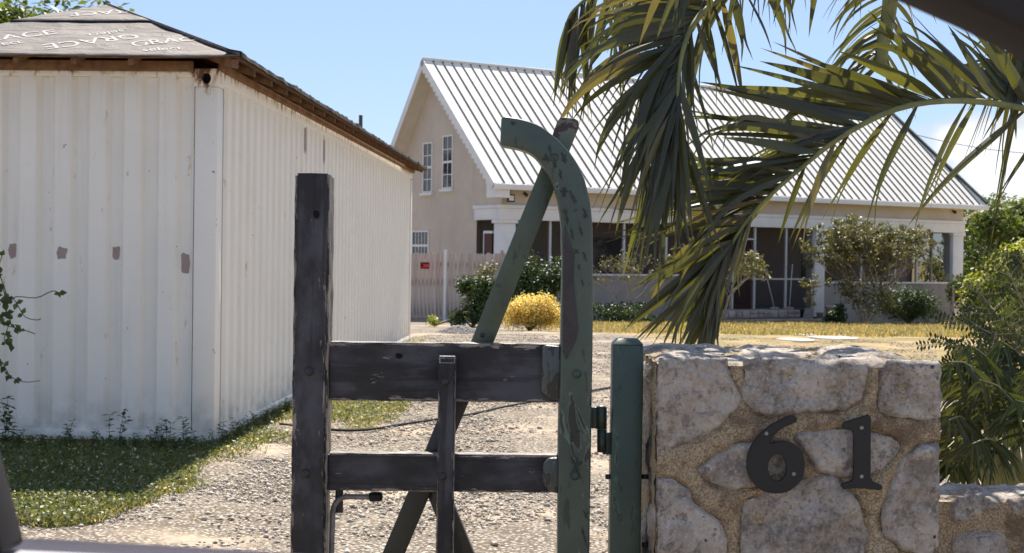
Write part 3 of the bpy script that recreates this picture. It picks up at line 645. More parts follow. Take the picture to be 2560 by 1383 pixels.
M_lf_yl = leaf_mat('leaf_golden', (0.55, 0.42, 0.10), (0.84, 0.68, 0.24), (0.42, 0.33, 0.10), trans=0.3, dead=(0.20, 0.20, 0.06), deadfrac=.15)
M_lf_ol = leaf_mat('leaf_olive', (0.07, 0.075, 0.03), (0.17, 0.165, 0.075), (0.12, 0.115, 0.05), trans=0.25)
g0 = lambda x, y: gz(x, y)
def G0(px, Y): p = at(px, 700, Y); return (p.x, p.y, g0(p.x, p.y))
tree('dense green tree with glossy leaves behind the felt roof of the container', G0(75, 30), 7.5, 2.8, 22, 13000, .22, M_lf_md)
tree('tree top peeping over the far eave of the container roof', G0(688, 44), 7.9, 1.4, 8, 2200, .2, M_lf_md)
tree('tree rising just above the ridge of the metal roof', G0(1500, 62), 9.4, 2.2, 12, 5000, .28, M_lf_md)
tree('rounded dark green tree beside the right end of the house', G0(2490, 66), 5.2, 3.4, 18, 9000, .26, M_lf_md, low=.3)
tree('tall broad tree behind the bright green bushes', G0(2590, 58), 5.2, 2.6, 16, 7000, .26, M_lf_md, low=.2)
def shrub(label, px, Y, w, h, n, size, mat, nb=9, name='leafy_shrub', lowz=.15, twigs=10, dy=1.0, aspect=2.0, upb=.5, shell=.8, tw=M_bark, cat='shrub'):
    b = G0(px, Y); t_ = thing(name, label, cat, b); bl = []
    for k in range(nb):
        a = random.uniform(0, 6.28); rr = math.sqrt(random.random()) * .62; z = random.uniform(lowz, .78) * h; q = w * .5 * random.uniform(.32, .5)
        bl.append((b[0] + rr * w * .5 * math.cos(a), b[1] + rr * w * .5 * dy * math.sin(a), b[2] + z, q, q * dy, min(q, h * .3)))
    limbs('stem', b, [bl[k % nb][:3] for k in range(twigs)], .022 * max(w, h) ** .5, tw, t_, b)
    leafcloud('foliage', bl, n, size, mat, t_, b, aspect, shell, upb); return t_
shrub('bright lime green bush beside the right corner of the house', 2500, 44, 3.4, 2.6, 8000, .16, M_lf_lt, 14)
shrub('yellow green bush low against the dark hedge right of the house', 2455, 47, 2.4, 1.9, 4500, .14, M_lf_lt, 10)
shrub('pale green thicket at the far right fence', 2590, 38, 2.6, 2.4, 5000, .13, M_lf_lt, 10)
tree('deep green tree between the house corner and the lime bush', G0(2440, 56), 4.6, 2.3, 12, 6000, .24, M_lf_md, low=.15)
shrub('dense dark green bush growing behind the golden shrub', 1340, 34.5, 2.0, 2.0, 9000, .085, M_lf_dk, 13)
shrub('dark green bush leaning on the picket fence left of the golden shrub', 1185, 30.5, 1.35, 1.15, 5200, .08, M_lf_dk, 9)
shrub('thin spindly bush standing tall against the picket fence', 1212, 35.0, 1.1, 1.9, 1300, .07, M_lf_ol, 8)
shrub('golden yellow flowering shrub clipped low and broad', 1326, 27.6, 1.34, .74, 13000, .042, M_lf_yl, 34, 'golden_shrub', .22, 18, 1.0, 1.5, .8, .8)
shrub('dark low bush under the porch half wall', 1560, 38.3, 3.0, .55, 2600, .09, M_lf_dk, 9)
def fallen_branch():
    a = at(1085, 812, 30.5); b = at(1195, 768, 31.2); base = Vector((a.x, a.y, g0(a.x, a.y)))
    t_ = thing('cut_branch', 'cut leafy branch lying on sandy ground before the picket fence', 'branch', base)
    e = Vector((b.x, b.y, b.z)); tube('stem', smooth_path([base + Vector((0, 0, .03)), base.lerp(e, .5) + Vector((0, 0, -.02)), e], 8), [.03, .028, .026, .024, .02, .018, .015, .01], M_twig, t_, 6, base)
    bl = [(base.x - .02, base.y, base.z + .12, .16, .16, .13), (e.x + .05, e.y, e.z - .05, .3, .25, .22), (e.x - .2, e.y, e.z - .15, .18, .2, .12), (e.x + .25, e.y, e.z - .2, .3, .25, .25)]
    leafcloud('foliage', bl, 1100, .075, M_lf_lt, t_, base, 1.6, .8)
fallen_branch()
# half bare shrub before the right of the porch
def bare_shrub(label, px, Y, w, h, nt, nleaf, size, mat, name='half_bare_shrub', ctr=.55, fill=0):
    b = Vector(G0(px, Y)); t_ = thing(name, label, 'shrub', b); parts = []; tips = []
    def grow(p, d, L_, r_, lev):
        q = p + d * L_; mid = p.lerp(q, .5) + Vector((random.uniform(-1, 1), random.uniform(-1, 1), random.uniform(-.6, .6))) * L_ * .12
        parts.append(tube_data([p, mid, q], [r_, r_ * .82, r_ * .6], 4, False)); tips.append((q, lev))
        if lev < 4:
            for k in range(random.choice((2, 3, 3))):
                nd = (d + Vector((random.uniform(-1, 1), random.uniform(-1, 1), random.uniform(-.55, .75))) * .85).normalized(); grow(q, nd, L_ * random.uniform(.55, .82), r_ * .55, lev + 1)
    for k in range(nt):
        a = 2 * math.pi * k / nt + random.uniform(-.3, .3); grow(b + Vector((.08 * math.cos(a), .08 * math.sin(a), 0)), Vector((math.cos(a) * w / h * .62, math.sin(a) * w / h * .62, random.uniform(.55, 1.1))).normalized(), h * .31, .026, 0)
    v, f = merge(parts); mobj('stem', v, f, M_twig, t_, False, b)
    T = [q for q, l in tips if l >= 2]; bl = []
    for q in T: bl.append((q.x, q.y, q.z, .12, .12, .10))
    for _ in range(fill):
        a = random.uniform(0, 6.28); z = random.uniform(.14, .74) * h; rr = math.sqrt(random.random()) * w * .62 * (1 - abs(z / h - .45)); q = w * random.uniform(.12, .19); bl.append((b.x + rr * math.cos(a), b.y + rr * math.sin(a), b.z + z, q, q, q))
    leafcloud('foliage', bl, nleaf, size, mat, t_, b, 2.0, .9); return t_
bare_shrub('tall half bare shrub with grey twigs and olive leaves before the porch', 2165, 42.5, 2.0, 3.7, 10, 17000, .10, M_lf_ol, fill=34)
bare_shrub('small twiggy shrub with pale leaves beside the porch door', 1800, 40.5, 1.4, 2.7, 6, 1900, .11, M_lf_ol)
bare_shrub('nearly leafless pale shrub rising over the porch half wall', 1560, 38.8, 1.1, 2.3, 5, 500, .09, M_lf_ol)
shrub('dark drooping bush at the foot of the right porch wall', 2275, 43.0, 2.4, 1.15, 7000, .12, M_lf_dk, 12, aspect=4.0)
shrub('small dark bush between the stone steps and the half bare shrub', 2085, 42.5, 1.0, .7, 1500, .09, M_lf_dk, 6)
shrub('scrubby grey green weed clump at the house corner', 2420, 41.5, 1.4, .8, 1500, .09, M_lf_ol, 6)
# pots, mop and broom by the door
pot(hw(11.35, -.05, .26), .16, .28, M_dark, 'black plastic flower pot standing on the porch step')
pot(hw(12.25, -.55, .24), .21, .42, simple('pale_pot', (0.50, 0.46, 0.42), 0.8), 'large pale clay pot beside the porch steps')
pot(hw(11.8, -.5, .24), .12, .2, simple('stone_pot', (0.33, 0.31, 0.28), 0.9), 'small grey stone pot between the black and the pale pot')
for du, label, nm in ((0.0, 'long pale broom handle leaning on the porch screen left of the mop', 'broom'), (1.0, 'long mop leaning on the porch screen right of the broom', 'mop')):
    a = hw(10.55 + du * .62, .22, .52); b = hw(10.18 + du * 1.22, .36, 1.95)
    t_ = thing(nm, label, nm, a); tube('handle', [a, b], .016, M_alu, t_, 6, a); bb = Vector(a)
    box('head', (-.13, -.03, 0), (.13, .03, .07), M_int, t_, .01)
# stepping stones
M_slab = simple('paving_slab', (0.42, 0.37, 0.31), 0.9, 0.15, 2)
for k, (px, py, w_, d_) in enumerate(((2010, 836, .30, .24), (2078, 842, .42, .3), (1990, 846, .3, .3), (2112, 836, .28, .22), (2045, 830, .34, .2))):
    dd = FW + RT * ((px - 1280) / FPX) + UP * ((691.5 - py) / FPX); Y = 39.0
    for _ in range(8): p = at(px, py, Y); Y *= (CAM.z - g0(p.x, p.y) - .03) / (CAM.z - p.z)
    p = at(px, py, Y); n = 7; ring_ = [(w_ * (1 + .25 * random.uniform(-1, 1)) * math.cos(2 * math.pi * i / n), d_ * 1.6 * math.sin(2 * math.pi * i / n) * (1 + .2 * random.uniform(-1, 1)), 0) for i in range(n)]
    o_ = prism('stepping_stone', [(a, b, .03) for a, b, _ in ring_], [(a, b, -.03) for a, b, _ in ring_], M_slab, None, .01); o_.location = (p.x, p.y, g0(p.x, p.y) - .012)
    tag(o_, 'flat pale paving slab set in the dry lawn before the steps', 'paving slab', 'stepping stones in the lawn')
# gravel heap
hp = G0(1150, 24.5); P, S = [], []
while len(P) < 2600:
    a = random.uniform(0, 6.28); r_ = math.sqrt(random.random()); P.append((hp[0] + .42 * r_ * math.cos(a), hp[1] + .5 * r_ * math.sin(a), hp[2] + .13 * (1 - r_ ** 1.5) + .005)); S.append(random.uniform(.008, .018))
tag(stones_np(np.array(P), np.array(S), simple('heap_stone', (0.27, 0.25, 0.235), .9, .3, 30), 'gravel_heap'), 'small heap of grey gravel at the end of the drive', 'gravel heap', kind='stuff')

# ------------------------------------------------------------------ picket fence by the gable
gpk = G('weathered_picket', 0.9, 0.1); r = gpk.orand()
gpk.color(gpk.mix(gpk.rng(gpk.noise(5, 6, .65, gpk.vec((6, 6, .5))), .45, .72), gpk.mix(r, (0.44, 0.37, 0.315), (0.56, 0.485, 0.415)), (0.20, 0.15, 0.13))); M_pick = gpk.m
fb = at(1262, 800, 36.4); fa = at(960, 800, 37.6); fdir = (Vector((fa.x, fa.y, 0)) - Vector((fb.x, fb.y, 0))); FL = fdir.length; fang = math.atan2(fdir.y, fdir.x)
fz = g0(fb.x, fb.y); fence = thing('picket_fence', 'weathered grey board fence with dog eared pickets before the gable wall', 'fence', (fb.x, fb.y, fz), fang)
pk = None; npk = int(FL / .107)
for k in range(npk):
    h_ = 1.78
    if pk is None:
        e = .05; pk = prism('picket', [(0, -.01, .10), (e * 2, -.01, .10), (e * 2, -.01, h_ - .03), (e * 1.6, -.01, h_), (e * .4, -.01, h_), (0, -.01, h_ - .03)], [(0, .01, .10), (e * 2, .01, .10), (e * 2, .01, h_ - .03), (e * 1.6, .01, h_), (e * .4, .01, h_), (0, .01, h_ - .03)], M_pick, fence)
        o_ = pk
    else: o_ = pk.copy(); link(o_, fence)
    o_.location = (k * .107, random.uniform(-.008, .008), random.uniform(-.03, .02)); o_.rotation_euler = (0, random.uniform(-.012, .012), 0)
for z in (.35, 1.45): box('rail', (0, -.06, z), (FL, -.015, z + .09), M_pick, fence)
for s_ in (1.62, 0.05, 2.9): box('post', (s_, .012, 0), (s_ + .07, .08, 1.86), M_trim if s_ > 1 and s_ < 2 else M_pick, fence)
M_red = simple('sign_red', (0.50, 0.035, 0.05), 0.5, .1); p = at(1062, 664, 36.7)
sg = thing('warning_sign', 'small red and black warning sign fixed to the board fence', 'sign', (p.x, p.y - .03, p.z), fang + math.pi)
box('plate', (-.125, -.006, -.085), (.125, .004, .085), M_red, sg); box('band', (-.12, -.009, .045), (.12, -.006, .08), M_black, sg)
box('band', (-.12, -.009, -.078), (.12, -.006, -.05), M_black, sg); box('emblem', (-.11, -.009, -.03), (-.04, -.006, .03), M_black, sg)
# far wire fence and power line
wf = thing('wire_fence', 'low grey wire fence before the bushes at the far right', 'fence', G0(2480, 43))
bx, by, bz = wf.location
for k in range(7): box('post', (-1.2 + k * 1.1, -.04, -.1), (-1.14 + k * 1.1, .02, 1.15), M_twig, wf)
for z in (.3, .6, .9, 1.12): tube('wire', [(-1.2, -.01, z), (5.5, -.01, z)], .012, M_twig, wf, 4)
a = at(2230, 322, 70); b = at(2760, 392, 58); pl_pts = [a.lerp(b, t / 10) - Vector((0, 0, .35 * math.sin(math.pi * t / 10))) for t in range(11)]
v, f = tube_data([Vector(p) - a for p in pl_pts], .018, 4); o_ = mobj('power_line', v, f, M_black, None); o_.location = a; tag(o_, 'thin dark power line sagging across the clouds', 'cable')
# cord lying on the drive
def gp_(px, py):
    Y = 10.0
    for _ in range(8): p = at(px, py, Y); Y *= (CAM.z - g0(p.x, p.y) - .012) / (CAM.z - p.z)
    return at(px, py, Y)
cp = [gp_(*q) for q in ((700, 1060), (780, 1070), (860, 1076), (930, 1073), (1010, 1060), (1080, 1050), (1180, 1035), (1260, 1017), (1340, 1003), (1440, 985), (1530, 968), (1700, 945), (1900, 930))]
tag(tube('cord', smooth_path(cp, 60), .011, simple('cord_rubber', (0.03, 0.03, 0.032), .8), None, 6), 'dark rubber cord lying across the gravel drive', 'cord')

# ------------------------------------------------------------------ gate
def black_wood(name, axis):
    g = G(name, 0.5, 0.42)
    sc_ = (1.6, 34, 34) if axis == 'x' else (34, 34, 1.6)
    grain = g.noise(1.0, 6, .62, g.vec(sc_), .6); fine = g.noise(1.0, 3, .5, g.vec(tuple(q * 5 for q in sc_)))
    c = g.mix(g.rng(g.noise(4, 5, .6, g.vec((1.5, 3, 3) if axis == 'x' else (3, 3, 1.5))), .40, .66), (0.016, 0.0145, 0.015), (0.066, 0.063, 0.072))
    c = g.mix(g.rng(grain, .50, .64, 0, .75), c, (0.009, 0.008, 0.008))
    ge = g.xyz('Generated'); ax = (1, 2) if axis == 'x' else (0, 1)
    def em(i, w): return g.rng(g.math('ABSOLUTE', g.math('SUBTRACT', ge[i], .5)), .5 - w, .5)
    e = g.math('MAXIMUM', em(2, .16), 0.0) if axis == 'x' else g.math('MAXIMUM', em(0, .20), 0.0)
    ch = g.noise(1.0, 6, .72, g.vec((14, 70, 70) if axis == 'x' else (70, 70, 14), loc=(3, 1, 2)))
    chip = g.rng(g.math('ADD', ch, g.math('MULTIPLY', e, .19)), .655, .67)
    cen = g.math('MULTIPLY', chip, .9)
    c = g.mix(cen, c, g.mix(fine, (0.20, 0.155, 0.12), (0.40, 0.335, 0.27)))
    g.color(c); g.put(g.b.inputs['Roughness'], g.rng(g.noise(8, 4), .3, .7, .42, .62))
    b1 = g.bump(g.math('ADD', g.math('MULTIPLY', grain, .8), g.math('MULTIPLY', fine, .25)), .35, .004)
    g.bump(g.math('MULTIPLY', chip, -1.0), .6, .003, b1)
    return g.m
M_bw_v = black_wood('black_wood_upright', 'z'); M_bw_h = black_wood('black_wood_rail', 'x')
def green_paint(name, base, peel, thr, sc_=11.0, rust=False):
    g = G(name, 0.38, 0.5)
    c = g.mix(g.rng(g.noise(5, 6, .6), .3, .7), tuple(q * .8 for q in base), tuple(q * 1.25 for q in base))
    c = g.mix(g.rng(g.noise(3.0, 4, .6, None, .5), .58, .75, 0, .5), c, (0.05, 0.05, 0.035))
    pn = g.noise(sc_, 5, .55, g.vec((1.2, 1.2, .55)), .9); pm = g.rng(pn, thr, thr + .018); rim = g.math('SUBTRACT', g.rng(pn, thr - .02, thr), pm)
    fl = g.rng(g.noise(1.0, 5, .65, g.vec((40, 40, 13)), .7), .60, .62); c = g.mix(g.math('MULTIPLY', fl, .8), c, tuple(q * .45 for q in base)); c = g.mix(pm, c, peel); c = g.mix(g.math('MULTIPLY', rim, .8), c, tuple(q * 2.4 for q in base))
    if rust:
        o_ = g.xyz(); top = g.rng(o_[2], 1.60, 1.66); sp = g.rng(g.math('ADD', g.noise(34, 5, .6), g.math('MULTIPLY', top, .20)), .66, .70)
        c = g.mix(g.math('MULTIPLY', top, .75), c, (0.17, 0.15, 0.10)); c = g.mix(sp, c, (0.055, 0.024, 0.014))
    g.color(c); b1 = g.bump(g.noise(70, 4, .6), .12, .003); g.bump(g.math('MULTIPLY', pm, -1.0), .8, .004, b1); return g.m
M_gr = green_paint('green_paint_peeling', (0.062, 0.084, 0.062), (0.034, 0.031, 0.028), .625)
M_gr2 = green_paint('green_paint_worn', (0.036, 0.058, 0.040), (0.044, 0.050, 0.040), .64)
M_br = green_paint('green_strap_paint', (0.070, 0.092, 0.060), (0.055, 0.042, 0.030), .69, 16, True)
M_iron = simple('dull_steel', (0.22, 0.21, 0.20), 0.5, .3, 30, .5, 0, .3)
M_rub = simple('black_rubber', (0.01, 0.01, 0.01), 0.6)
GY_ = 3.30
gate = thing('wooden_gate', 'black painted timber gate with curved green steel post, leaning braces and drop rod', 'gate', (-.2, GY_, 0))
GO = Vector((-.2, GY_, 0))
def wq(px, py, Y): return at(px, py, Y)
def rough_box(name, x0, x1, y0, y1, z0, z1, mat, bev, dens, parent=gate, amp=.0016, tilt=0.0):
    """sawn timber: subdivided box with worn, uneven arrises"""
    nx_, ny_, nz_ = (max(2, int((x1 - x0) / dens)), 3, max(2, int((z1 - z0) / dens)))
    bm = bmesh.new(); bmesh.ops.create_cube(bm, size=1)
    for vtx in bm.verts: vtx.co = Vector((x0 if vtx.co.x < 0 else x1, y0 if vtx.co.y < 0 else y1, z0 if vtx.co.z < 0 else z1))
    bmesh.ops.bevel(bm, geom=bm.edges[:], offset=bev, segments=2, affect='EDGES')
    def cut(axis, n, a, b):
        for k in range(1, n):
            co = [0, 0, 0]; no = [0, 0, 0]; co[axis] = a + (b - a) * k / n; no[axis] = 1
            bmesh.ops.bisect_plane(bm, geom=bm.verts[:] + bm.edges[:] + bm.faces[:], plane_co=co, plane_no=no)
    cut(0, nx_, x0, x1); cut(2, nz_, z0, z1)
    for vtx in bm.verts:
        c_ = vtx.co; n_ = Vector((fbm(c_ * 23, 3), fbm(c_ * 23 + Vector((9, 9, 9)), 3), fbm(c_ * 23 + Vector((4, 7, 2)), 3)))
        vtx.co = c_ + n_ * amp; vtx.co.z += tilt * (c_.x - x0)
    me = bpy.data.meshes.new(name); bm.normal_update(); bm.to_mesh(me); bm.free(); me.transform(Matrix.Translation(-GO)); me.materials.append(mat); me.shade_smooth(); me.set_sharp_from_angle(angle=rad(50))
    return link(bpy.data.objects.new(name, me), parent)
# uprights and rails
a = wq(735, 434, GY_); b = wq(826, 434, GY_); z_post = a.z
post = rough_box('post', wq(730, 900, GY_).x + .004, wq(822, 900, GY_).x, GY_ - .02, GY_ + .068, .06, z_post, M_bw_v, .006, .02)
xl = wq(822, 900, GY_).x; xr = wq(1408, 900, GY_).x
r1 = rough_box('rail', xl - .002, xr, GY_ + .003, GY_ + .050, wq(830, 1002, GY_).z, wq(830, 856, GY_).z, M_bw_h, .004, .02, tilt=.004)
r2 = rough_box('rail', xl - .002, xr, GY_ + .003, GY_ + .050, wq(830, 1228, GY_).z, wq(830, 1134, GY_).z, M_bw_h, .004, .02, tilt=.004)
r3 = rough_box('rail', xl - .002, xr, GY_ + .003, GY_ + .050, .12, .24, M_bw_h, .004, .04)
pk_ = rough_box('picket', wq(1096, 1100, GY_).x, wq(1138, 1100, GY_).x, GY_ - .042, GY_ - .001, .10, wq(1117, 893, GY_ - .04).z, M_bw_v, .004, .02)
pt = wq(1117, 893, GY_ - .04).z
prism('worn_end', [Vector((wq(1097, 1100, GY_).x, GY_ - .0425, pt - .014)), Vector((wq(1137, 1100, GY_).x, GY_ - .0425, pt - .014)), Vector((wq(1136, 1100, GY_).x, GY_ - .036, pt + .001)), Vector((wq(1098, 1100, GY_).x, GY_ - .036, pt + .001))],
      [Vector((wq(1098, 1100, GY_).x, GY_ - .02, pt - .014)), Vector((wq(1136, 1100, GY_).x, GY_ - .02, pt - .014)), Vector((wq(1136, 1100, GY_).x, GY_ - .02, pt + .002)), Vector((wq(1098, 1100, GY_).x, GY_ - .02, pt + .002))], simple('bare_end_grain', (0.22, 0.20, 0.18), .9, .6, 140), pk_, off=GO)
# braces (flat straps behind the rails)
YB = GY_ + .058
def strap(name, pts, th, mat, par=gate, Y=YB, bev=.0015):
    fr = [wq(x, y, Y) for x, y in pts]; return prism(name, fr, [p + Vector((0, th, 0)) for p in fr], mat, par, bev, GO)
br1 = strap('brace', [(1392, 306), (1398, 297), (1406, 293), (1436, 296), (1446, 302), (1448, 312), (1446, 322), (1240, 842), (1208, 918), (1150, 918), (1178, 852), (1352, 420)], .012, M_br)
M_brd = green_paint('dark_strap', (0.022, 0.024, 0.019), (0.030, 0.022, 0.017), .62, 16)  # lower straps coloured darker than the upper one
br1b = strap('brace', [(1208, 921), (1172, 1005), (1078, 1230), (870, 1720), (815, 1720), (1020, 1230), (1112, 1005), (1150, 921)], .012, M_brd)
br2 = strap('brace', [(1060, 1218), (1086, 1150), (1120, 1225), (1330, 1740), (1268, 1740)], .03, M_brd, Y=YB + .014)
# curved green hinge stile: box section, hooked at the top
outer = smooth_path([(1483, 760), (1482, 600), (1478, 525), (1462, 450), (1432, 392), (1392, 347), (1345, 312), (1300, 297), (1262, 291)], 30)
inner = smooth_path([(1251, 364), (1290, 370), (1325, 383), (1352, 408), (1378, 448), (1394, 500), (1403, 560), (1405, 650)], 26)
out_px = [(1468, 1790), (1478, 1100)] + [tuple(q) for q in outer] + [(1256, 292), (1253, 298)] + [tuple(q) for q in inner] + [(1401, 890), (1396, 1100), (1390, 1790)]
YS = GY_ - .022
fr = []
for i, (x, y) in enumerate(out_px):
    j = 1.6 * mnoise.noise(Vector((x * .05, y * .05, 2))); fr.append(wq(x + j, y + j, YS))
stile = prism('curved_post', fr, [p + Vector((0, .078, 0)) for p in fr], M_gr, gate, .006, GO, 3)
M_slabw = simple('exposed_brown_board', (0.050, 0.044, 0.042), 0.55, .25, 14, .3, .4)
pn = [(1408, 600), (1412, 560), (1425, 600), (1436, 640), (1434, 700), (1440, 760), (1446, 820), (1441, 850), (1430, 872), (1416, 900), (1407, 880)]
fr = [wq(x, y, YS - .0025) for x, y in pn]; prism('bare_patch', fr, [p + Vector((0, .004, 0)) for p in fr], M_slabw, stile, .001, GO)
M_flake = simple('flaked_paint_scar', (0.032, 0.038, 0.032), 0.6, .35, 40, .4, .5)
for fi, (x, y, rx, ry) in enumerate(((1283, 309, 10, 5), (1374, 372, 8, 12), (1366, 396, 9, 9), (1410, 398, 9, 13), (1386, 412, 7, 6), (1402, 438, 6, 10), (1409, 482, 12, 12), (1432, 494, 10, 15), (1463, 535, 7, 12), (1418, 545, 6, 20), (1430, 585, 5, 16), (1452, 575, 5, 10), (1440, 628, 8, 7), (1462, 640, 5, 14), (1447, 668, 6, 8), (1456, 705, 5, 10), (1430, 1092, 8, 13), (1444, 1078, 7, 5), (1440, 1165, 17, 20), (1465, 1290, 9, 16), (1460, 1340, 4, 22))):
    ring_ = []
    for k in range(34):
        a = 2 * math.pi * k / 34; q = .72 + 1.1 * mnoise.noise(Vector((math.cos(a) * 2.0, math.sin(a) * 2.0, fi * 3.3))) + .9 * mnoise.noise(Vector((math.cos(a) * 6.5, math.sin(a) * 6.5, fi * 3.3 + 8))); q = max(.18, q)
        ring_.append((x + rx * .8 * math.cos(a) * q + .25 * ry * math.sin(a) * q, y + ry * 1.15 * math.sin(a) * q))
    fr = [wq(p[0], p[1], YS - .0012) for p in ring_]; mobj('paint_scar', fr, [tuple(range(34))], M_flake, stile, off=GO)
M_col = green_paint('collar_paint', (0.060, 0.068, 0.056), (0.030, 0.028, 0.026), .53, 22)
def collar(pts):
    fr = [wq(x, y, YS + .01) for x, y in pts]; return prism('collar', fr, [p + Vector((0, .066, 0)) for p in fr], M_col, stile, .004, GO)
collar([(1356, 870), (1364, 863), (1402, 866), (1402, 1002), (1372, 996), (1352, 978)]); collar([(1358, 1160), (1372, 1146), (1399, 1144), (1398, 1236), (1372, 1228), (1353, 1205)])
def bolt(px, py, Y, r, mat, par):
    c_ = wq(px, py, Y); v, f = [], []
    for k in range(4):
        an = k / 3 * math.pi / 2; v += [(c_.x + r * math.cos(an) * math.cos(t_), c_.y - r * .55 * math.sin(an), c_.z + r * math.cos(an) * math.sin(t_)) for t_ in [2 * math.pi * i / 14 for i in range(14)]]
    for k in range(3):
        for i in range(14): f.append((k * 14 + i, k * 14 + (i + 1) % 14, (k + 1) * 14 + (i + 1) % 14, (k + 1) * 14 + i))
    return mobj('bolt', v, f, mat, par, True, GO)
M_bh = simple('black_bolt', (0.022, 0.020, 0.021), .45, .2, 60, .5)
bolt(773, 928, GY_ - .020, .0115, M_bh, post); bolt(764, 1184, GY_ - .020, .0115, M_bh, post)
bolt(1113, 955, GY_ - .042, .0095, M_bh, pk_); bolt(1107, 1190, GY_ - .042, .0095, M_bh, pk_)
bolt(1442, 935, YS, .011, M_gr2, stile); bolt(1437, 1190, YS, .011, M_gr2, stile); bolt(1386, 394, YS, .010, M_gr2, stile); bolt(1206, 838, YB - .0, .006, M_bh, br1)
kn = blob(0, 0, .0075, .0075, 0, 5.5); kc = wq(791, 536, GY_ - .0225)
mobj('knot_hole', [(kc.x + p[0], kc.y, kc.z + p[2]) for p in kn], [tuple(range(22))], M_black, post, off=GO)
for px, py, rx, rz in ((998, 890, .009, .005), ):
    kc = wq(px, py, GY_ + .001); mobj('knot_hole', [(kc.x + p[0] * rx / .0075, kc.y, kc.z + p[2] * rz / .0075) for p in kn], [tuple(range(22))], M_black, r1, off=GO)
# drop rod with rubber grip and its keeper plate
YR = GY_ + .03
rp = [wq(x, y, YR) for x, y in ((926, 1243), (880, 1242), (862, 1243), (846, 1250), (836, 1264), (832, 1285), (831, 1320), (829, 1380), (822, 1700))]
rod = tube('drop_rod', smooth_path(rp, 34), .0065, M_iron, gate, 8, GO)
tube('grip', [wq(924, 1243, YR), wq(930, 1242.5, YR), wq(950, 1242, YR), wq(956, 1242, YR)], [.0105, .0115, .0115, .008], M_rub, rod, 10, GO)
box('keeper', wq(838, 1226, GY_ + .04), wq(858, 1282, GY_ + .046), M_bh, gate, .001, GO)
# hinge
hg = tube('hinge', [wq(1503, 1013, GY_ + .03), wq(1503, 1018, GY_ + .03), wq(1503, 1072, GY_ + .03)], [.006, .0135, .0135], M_gr2, gate, 12, GO)
tube('hinge_pin', [wq(1505, 1074, GY_ + .03), wq(1505, 1130, GY_ + .03)], .0120, M_gr2, hg, 12, GO)
box('hinge_leaf', wq(1478, 1018, GY_ + .024), wq(1500, 1070, GY_ + .038), M_gr2, hg, .001, GO); box('hinge_leaf', wq(1508, 1080, GY_ + .024), wq(1531, 1135, GY_ + .038), M_gr2, hg, .001, GO)
# hinge post in the ground
hp_o = wq(1571, 1100, GY_ + .01); HPO = Vector((hp_o.x, hp_o.y + .03, 0)); hpost = thing('gate_post', 'square dark green steel gate post with sloping cap beside the stone pillar', 'post', HPO)
x0, x1 = wq(1529, 1100, GY_ - .01).x, wq(1606, 1100, GY_ - .01).x; zt = wq(1570, 862, GY_ - .01).z
box('tube', (x0, GY_ - .012, -.05), (x1, GY_ + .064, zt), M_gr2, hpost, .005, HPO)
prism('cap', [Vector((x0, GY_ - .012, zt)), Vector((x1, GY_ - .012, zt)), Vector((x1, GY_ + .064, zt)), Vector((x0, GY_ + .064, zt))],
      [Vector((x0 + .012, GY_ + .004, zt + .013)), Vector((x1 - .012, GY_ + .004, zt + .013)), Vector((x1 - .012, GY_ + .05, zt + .013)), Vector((x0 + .012, GY_ + .05, zt + .013))], M_gr2, hpost, .002, HPO)
for (px, py) in ((1522, 1192), (1613, 1192), (1613, 1362)):
    c_ = wq(px, py, GY_ + .02); tube('bolt_end', [c_ - Vector((.008, 0, 0)), c_ + Vector((.008, 0, 0))], .006, M_bh, hpost, 8, HPO)

# ------------------------------------------------------------------ stone pillar
gst = G('limestone', 0.95, 0.12)
n1 = gst.noise(7, 7, .65); n2 = gst.noise(34, 7, .75); n3 = gst.noise(105, 4, .75)
c = gst.mix(gst.rng(n1, .40, .60), (0.37, 0.31, 0.255), (0.86, 0.755, 0.64)); c = gst.mix(gst.rng(n2, .42, .64, 0, .8), c, gst.mix(gst.orand(), (0.55, 0.475, 0.395), (0.86, 0.77, 0.66)))
c = gst.mix(gst.rng(n2, .47, .36, 0, .75), c, (0.19, 0.155, 0.13)); c = gst.mix(gst.rng(gst.noise(3.1, 5, .6), .56, .72, 0, .6), c, (0.50, 0.38, 0.28))
big = gst.rng(gst.noise(4.3, 4, .55), .36, .62); c = gst.mix(gst.math('MULTIPLY', gst.rng(n3, .47, .35, 0, .9), big), c, (0.13, 0.105, 0.085)); c = gst.mix(gst.math('MULTIPLY', gst.rng(n3, .53, .66, 0, .9), gst.math('SUBTRACT', 1.0, gst.math('MULTIPLY', big, .6))), c, (0.88, 0.80, 0.70))
lich = gst.rng(gst.noise(8.5, 7, .72, None, .7), .56, .66, 0, .75); c = gst.mix(lich, c, (0.20, 0.165, 0.135)); c = gst.mix(gst.rng(gst.noise(5.2, 6, .6, gst.vec((1, 1, 1), loc=(4, 2, 7))), .57, .68, 0, .7), c, (0.80, 0.71, 0.60)); c = gst.mix(gst.math('MULTIPLY', gst.orand(), .35), c, (0.50, 0.40, 0.31)); pit = gst.rng(gst.voro(26), .16, .08); c = gst.mix(gst.math('MULTIPLY', pit, gst.rng(n1, .5, .6)), c, (0.07, 0.055, 0.045))
gst.color(c); b1 = gst.bump(n2, 1.0, .018); gst.bump(n3, 1.0, .006, b1); M_stone = gst.m
gmo = G('sandy_mortar', 0.95, 0.1); n1 = gmo.noise(230, 4, .7); n2 = gmo.voro(170); n4 = gmo.noise(10, 6, .7)
c = gmo.mix(gmo.rng(n1, .38, .62), (0.32, 0.22, 0.13), (0.76, 0.59, 0.38)); c = gmo.mix(gmo.rng(gmo.noise(330, 3), .58, .68, 0, .8), c, (0.74, 0.64, 0.50)); c = gmo.mix(gmo.rng(n4, .48, .64, 0, .8), c, (0.22, 0.145, 0.09))
